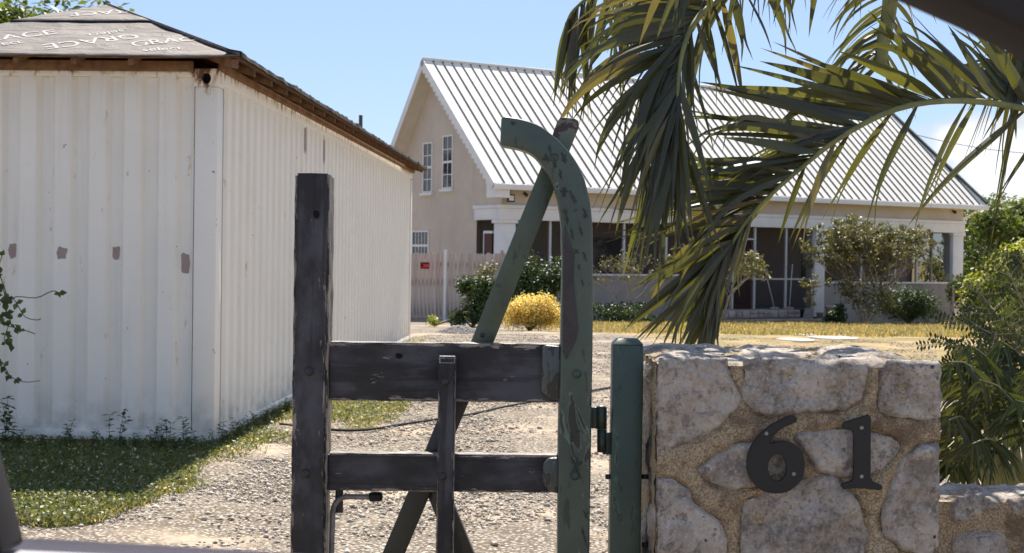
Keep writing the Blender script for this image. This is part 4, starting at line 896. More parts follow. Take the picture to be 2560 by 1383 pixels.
gmo.color(c); b1 = gmo.bump(n1, 1.0, .009); gmo.bump(n2, .6, .004, b1); M_mort = gmo.m
PY = 3.20
pl0 = wq(1642, 1100, PY).x; pl1 = wq(2350, 1100, PY).x; PTOP = wq(2000, 893, PY).z; PBACK = PY + .66
pillar = thing('stone_pillar', 'square rubble limestone gate pillar with sandy mortar carrying the black house number', 'pillar', ((pl0 + pl1) / 2, PY + .33, 0))
PO = Vector(pillar.location)
def stone_mesh(poly, frame, H, grid, seed, parent, off, mat=M_stone, name='stone', edge=.0035, rough=.0085, sink=.006):
    """poly in plane metres, frame=(origin, ex, ey, en): a rough stone face proud of its mortar bed"""
    o_, ex, ey, en = frame; n = len(poly)
    q = [Vector((p[0], p[1])) for p in poly]; pts_ = []
    for i in range(n):
        a, b = q[i], q[(i + 1) % n]; k = max(1, int((b - a).length / grid))
        for j in range(k):
            p = a.lerp(b, j / k); w = Vector((fbm((p.x * 30, p.y * 30, seed), 3), fbm((p.x * 30, p.y * 30, seed + 5), 3))) * .007; pts_.append(p + w)
    nb_ = len(pts_); bx0, bx1 = min(p.x for p in pts_), max(p.x for p in pts_); by0, by1 = min(p.y for p in pts_), max(p.y for p in pts_)
    Pn = np.array([(p.x, p.y) for p in pts_]); A = Pn; B_ = np.roll(Pn, -1, 0)
    gx, gy = np.meshgrid(np.arange(bx0, bx1, grid), np.arange(by0, by1, grid)); cand = np.stack([gx.ravel(), gy.ravel()], 1) + RNG.uniform(-.3, .3, (gx.size, 2)) * grid
    inside = np.zeros(len(cand), bool)
    for (ax, ay), (bx_, by_) in zip(A, B_):
        hit = ((ay > cand[:, 1]) != (by_ > cand[:, 1])) & (cand[:, 0] < (bx_ - ax) * (cand[:, 1] - ay) / (by_ - ay + 1e-12) + ax); inside ^= hit
    cand = cand[inside]
    d = np.full(len(cand), 9.0)
    for a, b in zip(A, B_):
        ab = b - a; t = np.clip(((cand - a) @ ab) / (ab @ ab + 1e-12), 0, 1); d = np.minimum(d, np.linalg.norm(cand - (a + t[:, None] * ab), axis=1))
    keep = d > grid * .55; cand = cand[keep]; d = d[keep]
    allp = pts_ + [Vector(p) for p in cand]
    res = delaunay_2d_cdt(allp, [(i, (i + 1) % nb_) for i in range(nb_)], [], 1, 1e-6)
    vv, ff = res[0], res[2]; V = []; dist = np.concatenate([np.zeros(nb_), d])
    facets = [(random.uniform(-.22, .22), random.uniform(-.22, .22), bx0 + (bx1 - bx0) * random.random(), by0 + (by1 - by0) * random.random()) for _ in range(7)]
    orig = res[3]; tiltx = random.uniform(-.05, .05); tilty = random.uniform(-.05, .05); cxm, cym = (bx0 + bx1) / 2, (by0 + by1) / 2
    for i, p in enumerate(vv):
        di = dist[orig[i][0]] if orig[i] else 0.0
        e = 1 - math.exp(-di / edge); h = -sink + (H + sink) * e + e * (rough * 2.0 * fbm((p.x * 9, p.y * 9, seed), 4) + rough * .8 * fbm((p.x * 45, p.y * 45, seed + 3), 3) + tiltx * (p.x - cxm) + tilty * (p.y - cym) + max(-.012, min(0.004, min(fa_[0] * (p.x - fa_[2]) + fa_[1] * (p.y - fa_[3]) for fa_ in facets)) + .005))
        V.append(o_ + ex * p.x + ey * p.y + en * h)
    return mobj(name, V, ff, mat, parent, True, off)
FRONT = (Vector((pl0, PY, 0)), Vector((1, 0, 0)), Vector((0, 0, 1)), Vector((0, -1, 0)))
def to_front(pp, Y=PY, x0=None): 
    r_ = []
    for x, y in pp: w = wq(x, y, Y); r_.append((w.x - (pl0 if x0 is None else x0), w.z))
    return r_
def chaikin(p, k=1):
    for _ in range(k):
        q = []
        for i in range(len(p)):
            a, b = p[i], p[(i + 1) % len(p)]; q += [(a[0] * .88 + b[0] * .12, a[1] * .88 + b[1] * .12), (a[0] * .12 + b[0] * .88, a[1] * .12 + b[1] * .88)]
        p = q
    return p
def grown(p, d):
    cx_ = sum(q[0] for q in p) / len(p); cy_ = sum(q[1] for q in p) / len(p); w_ = pl1 - pl0
    return [(min(w_ + .002, max(-.002, q[0] + d * (q[0] - cx_) / (math.hypot(q[0] - cx_, q[1] - cy_) + 1e-6))), min(PTOP - .004, q[1] + d * (q[1] - cy_) / (math.hypot(q[0] - cx_, q[1] - cy_) + 1e-6))) for q in p]
FS = [[(1643, 905), (1690, 893), (1790, 892), (1818, 900), (1820, 945), (1845, 985), (1838, 1012), (1795, 1062), (1745, 1092), (1690, 1112), (1645, 1110)],
      [(1872, 890), (1960, 880), (2060, 886), (2160, 892), (2166, 920), (2158, 970), (2150, 1002), (2090, 1024), (1995, 1024), (1928, 1040), (1885, 1022), (1862, 990), (1868, 940)],
      [(2222, 892), (2290, 886), (2350, 893), (2353, 965), (2352, 1040), (2320, 1046), (2220, 1036), (2203, 1012), (2208, 935)],
      [(1748, 1172), (1790, 1140), (1850, 1116), (1880, 1112), (1960, 1112), (1985, 1130), (1960, 1170), (1900, 1208), (1835, 1222), (1790, 1205)],
      [(1993, 1090), (2060, 1082), (2130, 1080), (2200, 1088), (2243, 1108), (2240, 1140), (2195, 1172), (2130, 1184), (2065, 1185), (2030, 1150), (2005, 1120)],
      [(2295, 1120), (2350, 1113), (2351, 1250), (2346, 1350), (2330, 1384), (2260, 1372), (2215, 1330), (2205, 1290), (2230, 1240), (2242, 1180)],
      [(1862, 1262), (1905, 1242), (1960, 1228), (2050, 1195), (2090, 1200), (2125, 1238), (2150, 1290), (2162, 1330), (2150, 1420), (2060, 1470), (1900, 1460), (1855, 1400)],
      [(1645, 1196), (1690, 1204), (1725, 1236), (1745, 1275), (1800, 1310), (1812, 1360), (1808, 1440), (1740, 1480), (1646, 1470)],
      [(1648, 1500), (1760, 1505), (1850, 1490), (1880, 1560), (1850, 1700), (1730, 1740), (1650, 1720)], [(1915, 1495), (2060, 1500), (2150, 1470), (2180, 1580), (2150, 1720), (1990, 1760), (1890, 1700)],
      [(2210, 1410), (2330, 1412), (2345, 1560), (2340, 1730), (2220, 1750), (2200, 1560)], [(1660, 1780), (1960, 1800), (1950, 2060), (1660, 2060)], [(2010, 1800), (2340, 1780), (2340, 2060), (2010, 2060)]]
FP = [chaikin(grown(to_front(s_), .007)) for s_ in FS]
for i, s_ in enumerate(FP):
    stone_mesh(s_, FRONT, (.016, .019, .017, .011, .012, .017, .018, .015)[i] if i < 8 else .015, .0065 if i < 8 else .02, i * 3.1, pillar, PO)
# mortar body: a front face with relief and a plain core
def near_stone(a, b, polys):
    best = 9.0; ins = False
    for P_ in polys:
        A = np.array(P_); d = np.roll(A, -1, 0) - A; w_ = np.array((a, b)) - A; t = np.clip((w_ * d).sum(1) / ((d * d).sum(1) + 1e-12), 0, 1); best = min(best, np.sqrt(((w_ - d * t[:, None]) ** 2).sum(1)).min())
        if not ins:
            B_ = np.roll(A, -1, 0); hit = ((A[:, 1] > b) != (B_[:, 1] > b)) & (a < (B_[:, 0] - A[:, 0]) * (b - A[:, 1]) / (B_[:, 1] - A[:, 1] + 1e-12) + A[:, 0]); ins = bool(hit.sum() % 2)
    return best, ins
def mortar_face(frame, w, h, z0, grid, parent, off, name='mortar', amp=.007, mat=None, polys=None):
    o_, ex, ey, en = frame; nx_ = int(w / grid); nz_ = int(h / grid); v = []; f = []
    for j in range(nz_ + 1):
        for i in range(nx_ + 1):
            a, b = w * i / nx_, z0 + h * j / nz_; g_ = 0.0
            if polys:
                d_, ins = near_stone(a, b, polys); g_ = -.010 if ins else -.008 * math.exp(-(d_ / .0055) ** 2) + .003 * min(1, d_ / .03)
            v.append(o_ + ex * a + ey * b + en * (amp * (fbm((a * 14, b * 14, 4), 4) + .5 * fbm((a * 60, b * 60, 9), 2)) + .001 + g_))
    for j in range(nz_):
        for i in range(nx_): k = j * (nx_ + 1) + i; f.append((k, k + 1, k + nx_ + 2, k + nx_ + 1))
    return mobj(name, v, f, mat or M_mort, parent, True, off)
mortar_face((Vector((pl0, PY, 0)), Vector((1, 0, 0)), Vector((0, 0, 1)), Vector((0, -1, 0))), pl1 - pl0, PTOP - .022 - .55, .55, .0045, pillar, PO, polys=FP)
mortar_face((Vector((pl0, PY, 0)), Vector((1, 0, 0)), Vector((0, 0, 1)), Vector((0, -1, 0))), pl1 - pl0, .55, 0.0, .02, pillar, PO)
box('core', (pl0 + .004, PY + .012, -.05), (pl1 - .004, PBACK - .004, PTOP - .028), M_mort, pillar, off=PO)
def clip(poly, a, b, c_):                     # keep a*x+b*y<=c
    out = []
    for i in range(len(poly)):
        p, q = poly[i], poly[(i + 1) % len(poly)]; dp = a * p[0] + b * p[1] - c_; dq = a * q[0] + b * q[1] - c_
        if dp <= 0: out.append(p)
        if dp * dq < 0: t = dp / (dp - dq); out.append((p[0] + (q[0] - p[0]) * t, p[1] + (q[1] - p[1]) * t))
    return out
def voronoi_stones(w, h, nx_, nz_, z0, jit=.3, gap=.012):
    seeds = [((i + .5 + random.uniform(-jit, jit)) * w / nx_, z0 + (j + .5 + random.uniform(-jit, jit)) * h / nz_) for j in range(nz_) for i in range(nx_)]; polys = []
    for s_ in seeds:
        poly = [(0, z0), (w, z0), (w, z0 + h), (0, z0 + h)]
        for t_ in seeds:
            if t_ is s_: continue
            dx_, dy_ = t_[0] - s_[0], t_[1] - s_[1]; L_ = math.hypot(dx_, dy_)
            poly = clip(poly, dx_ / L_, dy_ / L_, (dx_ * (s_[0] + t_[0]) / 2 + dy_ * (s_[1] + t_[1]) / 2) / L_ - gap)
        if len(poly) > 2: polys.append(chaikin(poly))
    return polys
LEFT = (Vector((pl0, PBACK, 0)), Vector((0, -1, 0)), Vector((0, 0, 1)), Vector((-1, 0, 0)))
for i, p in enumerate(voronoi_stones(.655, PTOP - .03, 2, 4, .0)): stone_mesh(p, LEFT, .014, .012, 50 + i, pillar, PO)
mortar_face(LEFT, .66, PTOP - .022, 0.0, .014, pillar, PO)
TOPF = (Vector((pl0, PY, PTOP - .022)), Vector((1, 0, 0)), Vector((0, 1, 0)), Vector((0, 0, 1)))
for i, p in enumerate(voronoi_stones(pl1 - pl0, .66, 3, 3, 0.0, .3, .007)): stone_mesh(p, TOPF, .020, .010, 80 + i * 2, pillar, PO, edge=.012, rough=.0045)
mortar_face(TOPF, pl1 - pl0, .66, 0.0, .012, pillar, PO)
RIGHT = (Vector((pl1, PY, 0)), Vector((0, 1, 0)), Vector((0, 0, 1)), Vector((1, 0, 0)))
for i, p in enumerate(voronoi_stones(.655, PTOP - .03, 2, 4, .0)): stone_mesh(p, RIGHT, .006, .02, 150 + i, pillar, PO)
# low wall running on from the pillar
WY = 3.46; w0 = pl1 + .012; w1 = w0 + 1.6; WT = wq(2460, 1243, WY).z
lw = thing('low_stone_wall', 'low rubble stone wall running off the right side of the pillar', 'wall', (w0 + .8, WY + .12, 0)); LO = Vector(lw.location)
box('core', (w0, WY + .012, -.05), (w1, WY + .25, WT - .02), M_mort, lw, off=LO)
LF = (Vector((w0, WY, 0)), Vector((1, 0, 0)), Vector((0, 0, 1)), Vector((0, -1, 0)))
mortar_face(LF, 1.6, WT - .012, 0.0, .012, lw, LO)
LS = [[(2362, 1262), (2400, 1245), (2450, 1238), (2500, 1256), (2512, 1270), (2470, 1285), (2420, 1300), (2372, 1310)], [(2522, 1246), (2580, 1240), (2640, 1250), (2650, 1290), (2590, 1305), (2530, 1290), (2512, 1265)],
      [(2375, 1345), (2440, 1325), (2510, 1330), (2530, 1370), (2525, 1440), (2440, 1460), (2370, 1440)], [(2560, 1330), (2640, 1320), (2700, 1350), (2690, 1440), (2580, 1450), (2550, 1390)],
      [(2680, 1250), (2800, 1245), (2810, 1310), (2720, 1330), (2680, 1300)]]
for i, s_ in enumerate(LS): stone_mesh(chaikin(to_front(s_, WY, w0)), LF, .02, .009, 200 + i * 2, lw, LO)
for i, p in enumerate(voronoi_stones(1.6, WT - .22, 6, 2, 0.0)): stone_mesh(p, LF, .016, .03, 230 + i, lw, LO)
LT = (Vector((w0, WY, WT - .02)), Vector((1, 0, 0)), Vector((0, 1, 0)), Vector((0, 0, 1)))
for i, p in enumerate(voronoi_stones(1.6, .25, 5, 1, 0.0, .25)): stone_mesh(p, LT, .02, .012, 260 + i, lw, LO, rough=.009)
mortar_face(LT, 1.6, .25, 0.0, .015, lw, LO)
# house number
gn = G('number_iron', 0.5, 0.4); gn.color(gn.mix(gn.noise(9, 4), (0.010, 0.009, 0.009), (0.020, 0.018, 0.017))); gn.bump(gn.noise(120, 3), .15, .002); M_num = gn.m
def z6(p): return (1580 + p[0] / 2.456, 820 + p[1] / 2.456)
def z1_(p): return (2060 + p[0] / 2.456, 820 + p[1] / 2.456)
NY = PY - .030
def numeral(name, outer_, holes, label, screws, empt):
    cu = bpy.data.curves.new(name, 'CURVE'); cu.dimensions = '2D'; cu.fill_mode = 'BOTH'; cu.extrude = .005; cu.bevel_depth = .0012; cu.bevel_resolution = 1
    o0 = wq(outer_[0][0], outer_[0][1], NY)
    for ring_ in [outer_] + holes:
        sp = cu.splines.new('POLY'); sp.points.add(len(ring_) - 1); sp.use_cyclic_u = True
        for i, q in enumerate(ring_): w = wq(q[0], q[1], NY); sp.points[i].co = (w.x - o0.x, w.z - o0.z, 0, 1)
    tmp = bpy.data.objects.new(name, cu); link(tmp); dg = bpy.context.evaluated_depsgraph_get(); me = bpy.data.meshes.new_from_object(tmp.evaluated_get(dg)); bpy.data.objects.remove(tmp)
    me.transform(Matrix.Rotation(math.pi / 2, 4, 'X')); me.materials.clear(); me.materials.append(M_num)
    t_ = thing(name, label, 'house number', o0); link(bpy.data.objects.new('plate', me), t_)
    for (x, y) in screws:
        c_ = wq(x, y, NY - .0062); n = 12; r_ = .0042
        sc_ = mobj('screw', [(c_.x + r_ * math.cos(2 * math.pi * k / n), c_.y - (.0012), c_.z + r_ * math.sin(2 * math.pi * k / n)) for k in range(n)] + [(c_.x + r_ * 1.2 * math.cos(2 * math.pi * k / n), c_.y + .002, c_.z + r_ * 1.2 * math.sin(2 * math.pi * k / n)) for k in range(n)],
                   [tuple(range(n))[::-1]] + [(k, (k + 1) % n, n + (k + 1) % n, n + k) for k in range(n)], M_screw, t_, False, o0)
    for (x, y) in screws: w = wq(x, y, NY); tube('standoff', [w + Vector((0, .002, 0)), w + Vector((0, .045, 0))], .003, M_num, t_, 6, o0)
M_screw = simple('screw_steel', (0.25, 0.24, 0.23), .4, .2, 90, .5, 0, .7)
six = [(1003, 548), (1007, 560), (1000, 576), (950, 597), (905, 622), (868, 658), (848, 690), (841, 714), (880, 704), (930, 697), (985, 710), (1025, 740), (1050, 790), (1055, 850), (1042, 918), (1002, 968), (942, 1003), (870, 1011), (800, 995), (750, 955), (716, 900), (705, 840), (719, 760), (760, 682), (820, 622), (890, 577), (955, 546), (985, 540)]
six = [tuple(q) for q in smooth_path([*six[7:], *six[:7]], 120)]
hole = [(890 + 61 * math.cos(t_), 857 + 85 * math.sin(t_)) for t_ in [2 * math.pi * k / 32 for k in range(32)]]
numeral('house_number_six', [z6(q) for q in six], [[z6(q) for q in hole]], 'round bellied black metal numeral six screwed to the stone pillar', [z6((825, 648)), z6((993, 897))], None)
one = [(114, 600), (126, 580), (180, 565), (240, 545), (270, 535), (281, 548), (281, 915), (298, 944), (345, 964), (354, 978), (342, 992), (290, 987), (230, 980), (170, 980), (120, 984), (106, 970), (114, 955), (152, 947), (176, 934), (183, 900), (183, 645), (170, 621), (142, 615), (118, 614)]
numeral('house_number_one', [z1_(q) for q in one], [], 'straight black metal numeral one with a flat foot screwed to the stone pillar', [z1_((231, 613)), z1_((231, 912))], None)

# ------------------------------------------------------------------ palms
gpl = G('palm_leaflet', 0.36, 0.5)
r = gpl.orand(); fib = gpl.noise(1.0, 3, .5, gpl.vec((60, 60, 6)))
c = gpl.mix(r, (0.028, 0.032, 0.017), (0.072, 0.075, 0.034)); c = gpl.mix(gpl.rng(gpl.noise(7, 5), .55, .75, 0, .55), c, (0.10, 0.09, 0.04)); c = gpl.mix(gpl.math('LESS_THAN', gpl.math('FRACT', gpl.math('MULTIPLY', r, 17.7)), .13), c, (0.10, 0.085, 0.05)); c = gpl.mix(gpl.math('MULTIPLY', fib, .35), c, (0.016, 0.018, 0.008))
gpl.color(c); t = gpl.n('ShaderNodeBsdfTranslucent'); gpl.put(t.inputs['Color'], gpl.mix(1.0, c, (3.2, 2.95, 0.8), 'MULTIPLY'))
mxs = gpl.n('ShaderNodeMixShader'); mxs.inputs[0].default_value = 0.28
gpl.nt.links.new(gpl.b.outputs[0], mxs.inputs[1]); gpl.nt.links.new(t.outputs[0], mxs.inputs[2]); gpl.nt.links.new(mxs.outputs[0], gpl.out.inputs[0]); M_palm = gpl.m
M_rach = simple('palm_rachis', (0.17, 0.17, 0.055), 0.5, .25, 12, .4)
M_ptrunk = simple('palm_trunk_grey', (0.24, 0.21, 0.18), 0.9, .25, 8, .1, .5)
DOWN = Vector((0, 0, -1))
def leaflet_data(p0, d0, L_, W_, droop, k, twist, nseg=9, split=False):
    p = Vector(p0); d = Vector(d0).normalized(); rows = []
    for i in range(nseg + 1):
        s_ = i / nseg; dd = (Vector(d0).normalized() + DOWN * (droop * s_ ** k)).normalized()
        w = W_ * (.30 + .70 * min(1, s_ / .25)) * (1 - max(0, (s_ - .30) / .70) ** 1.5) + .0006
        side = dd.cross(Vector((0, 1, 0))); side = side.normalized() if side.length > .05 else Vector((1, 0, 0)); side = Matrix.Rotation(twist * (1 - .4 * s_), 3, dd) @ side
        nr = side.cross(dd); g_ = max(0.0, s_ - .72) * W_ * 2.2 if split else 0.0       # torn tip: the halves part
        if split: w = max(w, W_ * .30) if s_ < .99 else .001
        rows.append((p - side * (w * .5 + g_) + nr * w * .16, p - side * g_, p + side * g_, p + side * (w * .5 + g_) + nr * w * .16)); p = p + dd * (L_ / nseg)
    v = [q for r_ in rows for q in r_]; f = []
    for i in range(nseg): a = 4 * i; f += [(a, a + 1, a + 5, a + 4), (a + 2, a + 3, a + 7, a + 6)]
    return v, f
def interp(keys, t_):
    for a, b in zip(keys, keys[1:]):
        if t_ <= b[0]:
            u_ = (t_ - a[0]) / (b[0] - a[0] + 1e-9); return [a[i] + (b[i] - a[i]) * u_ for i in range(1, len(a))]
    return list(keys[-1][1:])
def frond(palm, pts_, radii, sides, off, joined=False, mat=None, rmat=None, base=None, jw=.25, ja=7):
    """pts: control points; sides: list of (n, keys(t, angle, length px, width px, droop, power), t0, t1)"""
    P_ = [at(*q) for q in pts_]
    if base is not None: P_ = [Vector(base)] + P_
    N = 40; path = [Vector(q) for q in smooth_path(P_, N)]
    rr = [radii[0] + (radii[1] - radii[0]) * (i / (N - 1)) ** .8 for i in range(N)]
    rc = tube('frond', path, rr, rmat or M_rach, palm, 7, off); joinl = []
    for n, keys, t0, t1 in sides:
        n = n if joined else int(n * 1.3)
        for k in range(n):
            t_ = t0 + (t1 - t0) * (k + random.uniform(.1, .9)) / n; ang, Lp, Wp, dr, pw_ = interp(keys, t_)
            i = min(int(t_ * (N - 1)), N - 2); p = path[i].lerp(path[i + 1], t_ * (N - 1) - i); sc_ = p.y / FPX
            a = rad(ang + random.gauss(0, ja)); d = RT * math.cos(a) + UP * math.sin(a) + Vector((0, random.uniform(-.45, .45), 0))
            if not joined: Wp *= .74
            if not joined and random.random() < .14: dr, pw_ = dr + 5, 5            # a folded, broken leaflet
            v, f = leaflet_data(p, d, Lp * sc_ * random.uniform(.7, 1.15), Wp * sc_ * random.uniform(.6, 1.35), dr * random.uniform(.5, 1.6), pw_, random.gauss(0, .6), 9, not joined and random.random() < .5)
            if joined: joinl.append((v, f))
            else: mobj('leaflet', v, f, mat or M_palm, rc, True, off)
    if joined:
        v, f = merge(joinl); o_ = mobj('leaflets', v, f, mat or M_palm, rc, True, off); o_['kind'] = 'stuff'
    return rc
def palm_trunk(base, top, r0, par, off):
    tube('trunk', smooth_path([base, Vector(base).lerp(Vector(top), .5) + Vector((.05, 0, 0)), top], 12), [r0 * (1.25 - .5 * i / 11) for i in range(12)], M_ptrunk, par, 10, off)
b1 = Vector((2.55, 5.05, 0)); t1 = Vector((2.5, 5.05, 1.28))
palmA = thing('palm_tree', 'young palm whose long arching frond sweeps across the house behind the pillar', 'palm', b1); palm_trunk(b1, t1, .09, palmA, b1)
frond(palmA, [(2790, 440, 4.95), (2660, 315, 4.85), (2560, 272, 4.75), (2400, 252, 4.62), (2250, 270, 4.5), (2110, 338, 4.42), (1990, 430, 4.38), (1890, 525, 4.35), (1825, 620, 4.33), (1795, 720, 4.33), (1795, 780, 4.33)], (.016, .004),
      [(22, [(0, 118, 330, 46, .10, 2), (.27, 130, 330, 46, .10, 2), (.36, 142, 330, 46, .12, 2), (.45, 158, 360, 44, .1, 2)], .14, .45),
       (44, [(.42, 160, 370, 40, .10, 2), (.52, 171, 420, 40, .12, 2), (.62, 176, 410, 38, .16, 2), (.72, 184, 380, 36, .25, 2), (.80, 201, 330, 34, .3, 2), (.88, 228, 280, 30, .3, 2), (.95, 248, 180, 26, .2, 2), (1, 262, 90, 22, .1, 2)], .43, 1.0),
       (24, [(.45, 182, 330, 30, .5, 2), (.6, 192, 360, 30, 1.4, 2), (.75, 210, 330, 28, 1.6, 2), (.9, 240, 220, 24, .8, 2), (1, 258, 90, 20, .3, 2)], .5, .98),
       (9, [(0, 232, 380, 14, .8, 2), (.35, 236, 380, 24, .9, 2), (.5, 240, 330, 28, .6, 2), (.7, 250, 240, 28, .4, 2), (1, 272, 80, 22, .3, 2)], .2, .74),
       (30, [(.7, 240, 240, 22, .5, 2), (.85, 254, 200, 22, .3, 2), (1, 266, 70, 18, .1, 2)], .74, 1.0)], b1, base=t1)
b2 = Vector((2.72, 5.7, 0)); t2 = Vector((2.60, 5.6, 3.25))
palmB = thing('palm_tree', 'tall palm with several drooping fronds hanging in from above the house roof', 'palm', b2); palm_trunk(b2, t2, .11, palmB, b2)
frond(palmB, [(2300, -320, 5.2), (2080, -170, 4.9), (1910, -60, 4.6), (1795, 0, 4.4), (1735, 58, 4.3), (1704, 140, 4.24), (1694, 240, 4.2), (1696, 320, 4.2)], (.018, .004),
      [(34, [(.3, 176, 330, 32, 1.0, 3), (.5, 184, 380, 34, 2.5, 4), (.62, 196, 380, 36, 2.0, 4), (.75, 220, 370, 36, 1.8, 3), (.88, 248, 400, 36, .8, 2), (1, 262, 390, 38, .2, 2)], .40, 1.0),
       (34, [(.3, 205, 400, 26, 7.0, 1.3), (.6, 225, 420, 26, 7.0, 1.3), (.8, 245, 420, 30, 4.0, 1.5), (1, 267, 420, 36, .2, 2)], .42, 1.0),
       (14, [(.2, 292, 230, 30, 1.2, 2), (.5, 285, 250, 28, 1.0, 2), (.75, 278, 310, 30, .6, 2), (1, 270, 390, 36, .2, 2)], .32, 1.0)], b2, base=t2)
frond(palmB, [(2520, -420, 5.2), (2330, -330, 4.9), (2150, -240, 4.6), (1960, -190, 4.4), (1800, -150, 4.2), (1680, -90, 4.1)], (.016, .004),
      [(26, [(0, 258, 300, 30, .6, 2), (.6, 262, 290, 30, .6, 2), (1, 250, 250, 26, .6, 2)], .2, 1.0), (16, [(0, 160, 300, 34, .2, 2), (.6, 175, 330, 34, .5, 2), (1, 200, 260, 30, .8, 2)], .2, 1.0), (14, [(0, 40, 300, 34, .8, 2), (1, 20, 260, 30, .8, 2)], .2, .9)], b2, base=t2)
frond(palmB, [(2420, -420, 5.4), (2150, -330, 5.1), (1900, -230, 4.9), (1680, -120, 4.75), (1520, -40, 4.65), (1440, 20, 4.6), (1415, 60, 4.6)], (.016, .004),
      [(26, [(0, 262, 320, 24, .8, 2), (.45, 262, 330, 24, .8, 2), (.7, 250, 300, 22, .8, 2), (1, 262, 200, 18, .5, 2)], .30, 1.0), (16, [(.3, 280, 280, 24, .9, 2), (.7, 275, 330, 22, .9, 2), (1, 268, 230, 18, .5, 2)], .35, 1.0)], b2, base=t2)
frond(palmB, [(2560, -300, 5.9), (2330, -250, 6.0), (2240, -110, 6.1), (2222, 30, 6.15), (2205, 120, 6.15), (2200, 170, 6.15)], (.045, .028),
      [(22, [(.3, 215, 240, 14, 1.6, 2), (.6, 208, 250, 16, 1.8, 2), (1, 215, 190, 16, 1.5, 2)], .42, .98), (12, [(.3, 320, 160, 14, 2.0, 2), (1, 300, 190, 12, 1.2, 2)], .45, .98)], b2, base=t2)
frond(palmB, [(2700, -160, 5.3), (2600, -60, 5.0), (2570, 60, 4.85), (2580, 180, 4.8)], (.016, .005),
      [(12, [(0, 225, 260, 36, .8, 2), (1, 245, 240, 34, .6, 2)], .3, 1.0), (8, [(0, 250, 520, 14, .5, 2), (1, 262, 480, 14, .3, 2)], .3, .9)], b2, base=t2)
# bushy young palm and a feathery legume behind the low wall
M_pal2 = leaf_mat('young_palm_leaf', (0.022, 0.036, 0.012), (0.062, 0.08, 0.025), (0.075, 0.078, 0.028), trans=.25)
b3 = Vector((1.62, 4.45, 0)); palmC = thing('palm_clump', 'bushy young palm clump with fine dark fronds behind the low stone wall', 'palm', b3)
for (x0_, y0_, xm, ym, x1_, y1_, Y_) in ((2500, 1230, 2440, 960, 2375, 905, 4.3), (2520, 1230, 2500, 980, 2420, 860, 4.5), (2560, 1230, 2560, 960, 2500, 850, 4.6), (2600, 1230, 2640, 980, 2600, 880, 4.4), (2480, 1230, 2420, 1080, 2372, 1050, 4.2), (2540, 1230, 2470, 1060, 2400, 1010, 4.35), (2580, 1240, 2540, 1040, 2450, 950, 4.25), (2620, 1240, 2600, 1080, 2540, 1000, 4.2), (2560, 1240, 2500, 1130, 2430, 1110, 4.15), (2490, 1240, 2450, 1000, 2400, 930, 4.7), (2540, 1240, 2520, 1000, 2470, 900, 4.8), (2460, 1250, 2410, 1120, 2368, 1120, 4.5), (2600, 1240, 2580, 1000, 2530, 930, 4.9), (2480, 1240, 2470, 1050, 2440, 980, 5.0), (2520, 1250, 2540, 1100, 2580, 1040, 4.7), (2440, 1250, 2420, 1150, 2380, 1180, 4.6)):
    frond(palmC, [(x0_, y0_, Y_), (xm, ym, Y_), ((xm + x1_) / 2 + 8, (ym + y1_) / 2 - 22, Y_), (x1_, y1_, Y_ - .05)], (.008, .002),
          [(20, [(0, 160, 120, 11, 1.0, 2), (.6, 190, 140, 11, 1.2, 2), (1, 225, 70, 9, .6, 2)], .3, 1.0), (20, [(0, 30, 130, 11, 1.0, 2), (.6, 330, 140, 11, 1.2, 2), (1, 265, 80, 9, .6, 2)], .3, 1.0)], b3, True, M_pal2)
for (xa, ya, xb, yb) in ((2520, 1235, 2445, 1000), (2560, 1235, 2500, 980), (2470, 1235, 2430, 1040), (2600, 1235, 2560, 930)):
    tube('cane', smooth_path([at(xa, ya + 200, 4.4), at(xa, ya, 4.4), at((xa + xb) / 2, (ya + yb) / 2 - 10, 4.4), at(xb, yb, 4.4)], 10), [.022, .021, .02, .018, .015, .012, .01, .008, .006, .004], M_rach, palmC, 6, b3)
def legume(label, stems, Y_, name='feathery_shrub'):
    bb = at(2560, 1100, Y_); b_ = Vector((bb.x, bb.y, 0)); t_ = thing(name, label, 'shrub', b_); parts = []; leaves = []
    for st in stems:
        pth = [Vector(q) for q in smooth_path([at(x, y, Y_ + random.uniform(-.2, .2)) for x, y in st], 14)]; parts.append(tube_data(pth, [.005 - .0003 * i for i in range(14)], 5))
        for i in range(4, 14):
            for sgn in (-1, 1):
                d = ((pth[min(i + 1, 13)] - pth[i - 1]).normalized() * .5 + RT * sgn * random.uniform(.5, 1) + Vector((0, random.uniform(-.6, .6), random.uniform(-.3, .5)))).normalized(); L_ = random.uniform(.07, .13); q = pth[i]
                parts.append(tube_data([q, q + d * L_], [.0016, .0008], 4, False))
                for k in range(1, 8):
                    c_ = q + d * (L_ * k / 7)
                    for s2 in (-1, 1):
                        e = d.cross(Vector((0, 1, 0))).normalized() * s2; ld = (e + d * .35 + Vector((0, random.uniform(-.4, .4), 0))).normalized(); l_ = random.uniform(.016, .024); wv = ld.cross(Vector((0, -1, .3))).normalized() * l_ * .24
                        leaves.append(([c_, c_ + ld * l_ * .5 + wv, c_ + ld * l_, c_ + ld * l_ * .5 - wv], [(0, 1, 2, 3)]))
    v, f = merge(parts); mobj('stem', v, f, M_twig, t_, True, b_); v, f = merge(leaves); o_ = mobj('foliage', v, f, M_pal2, t_, False, b_); o_['kind'] = 'stuff'
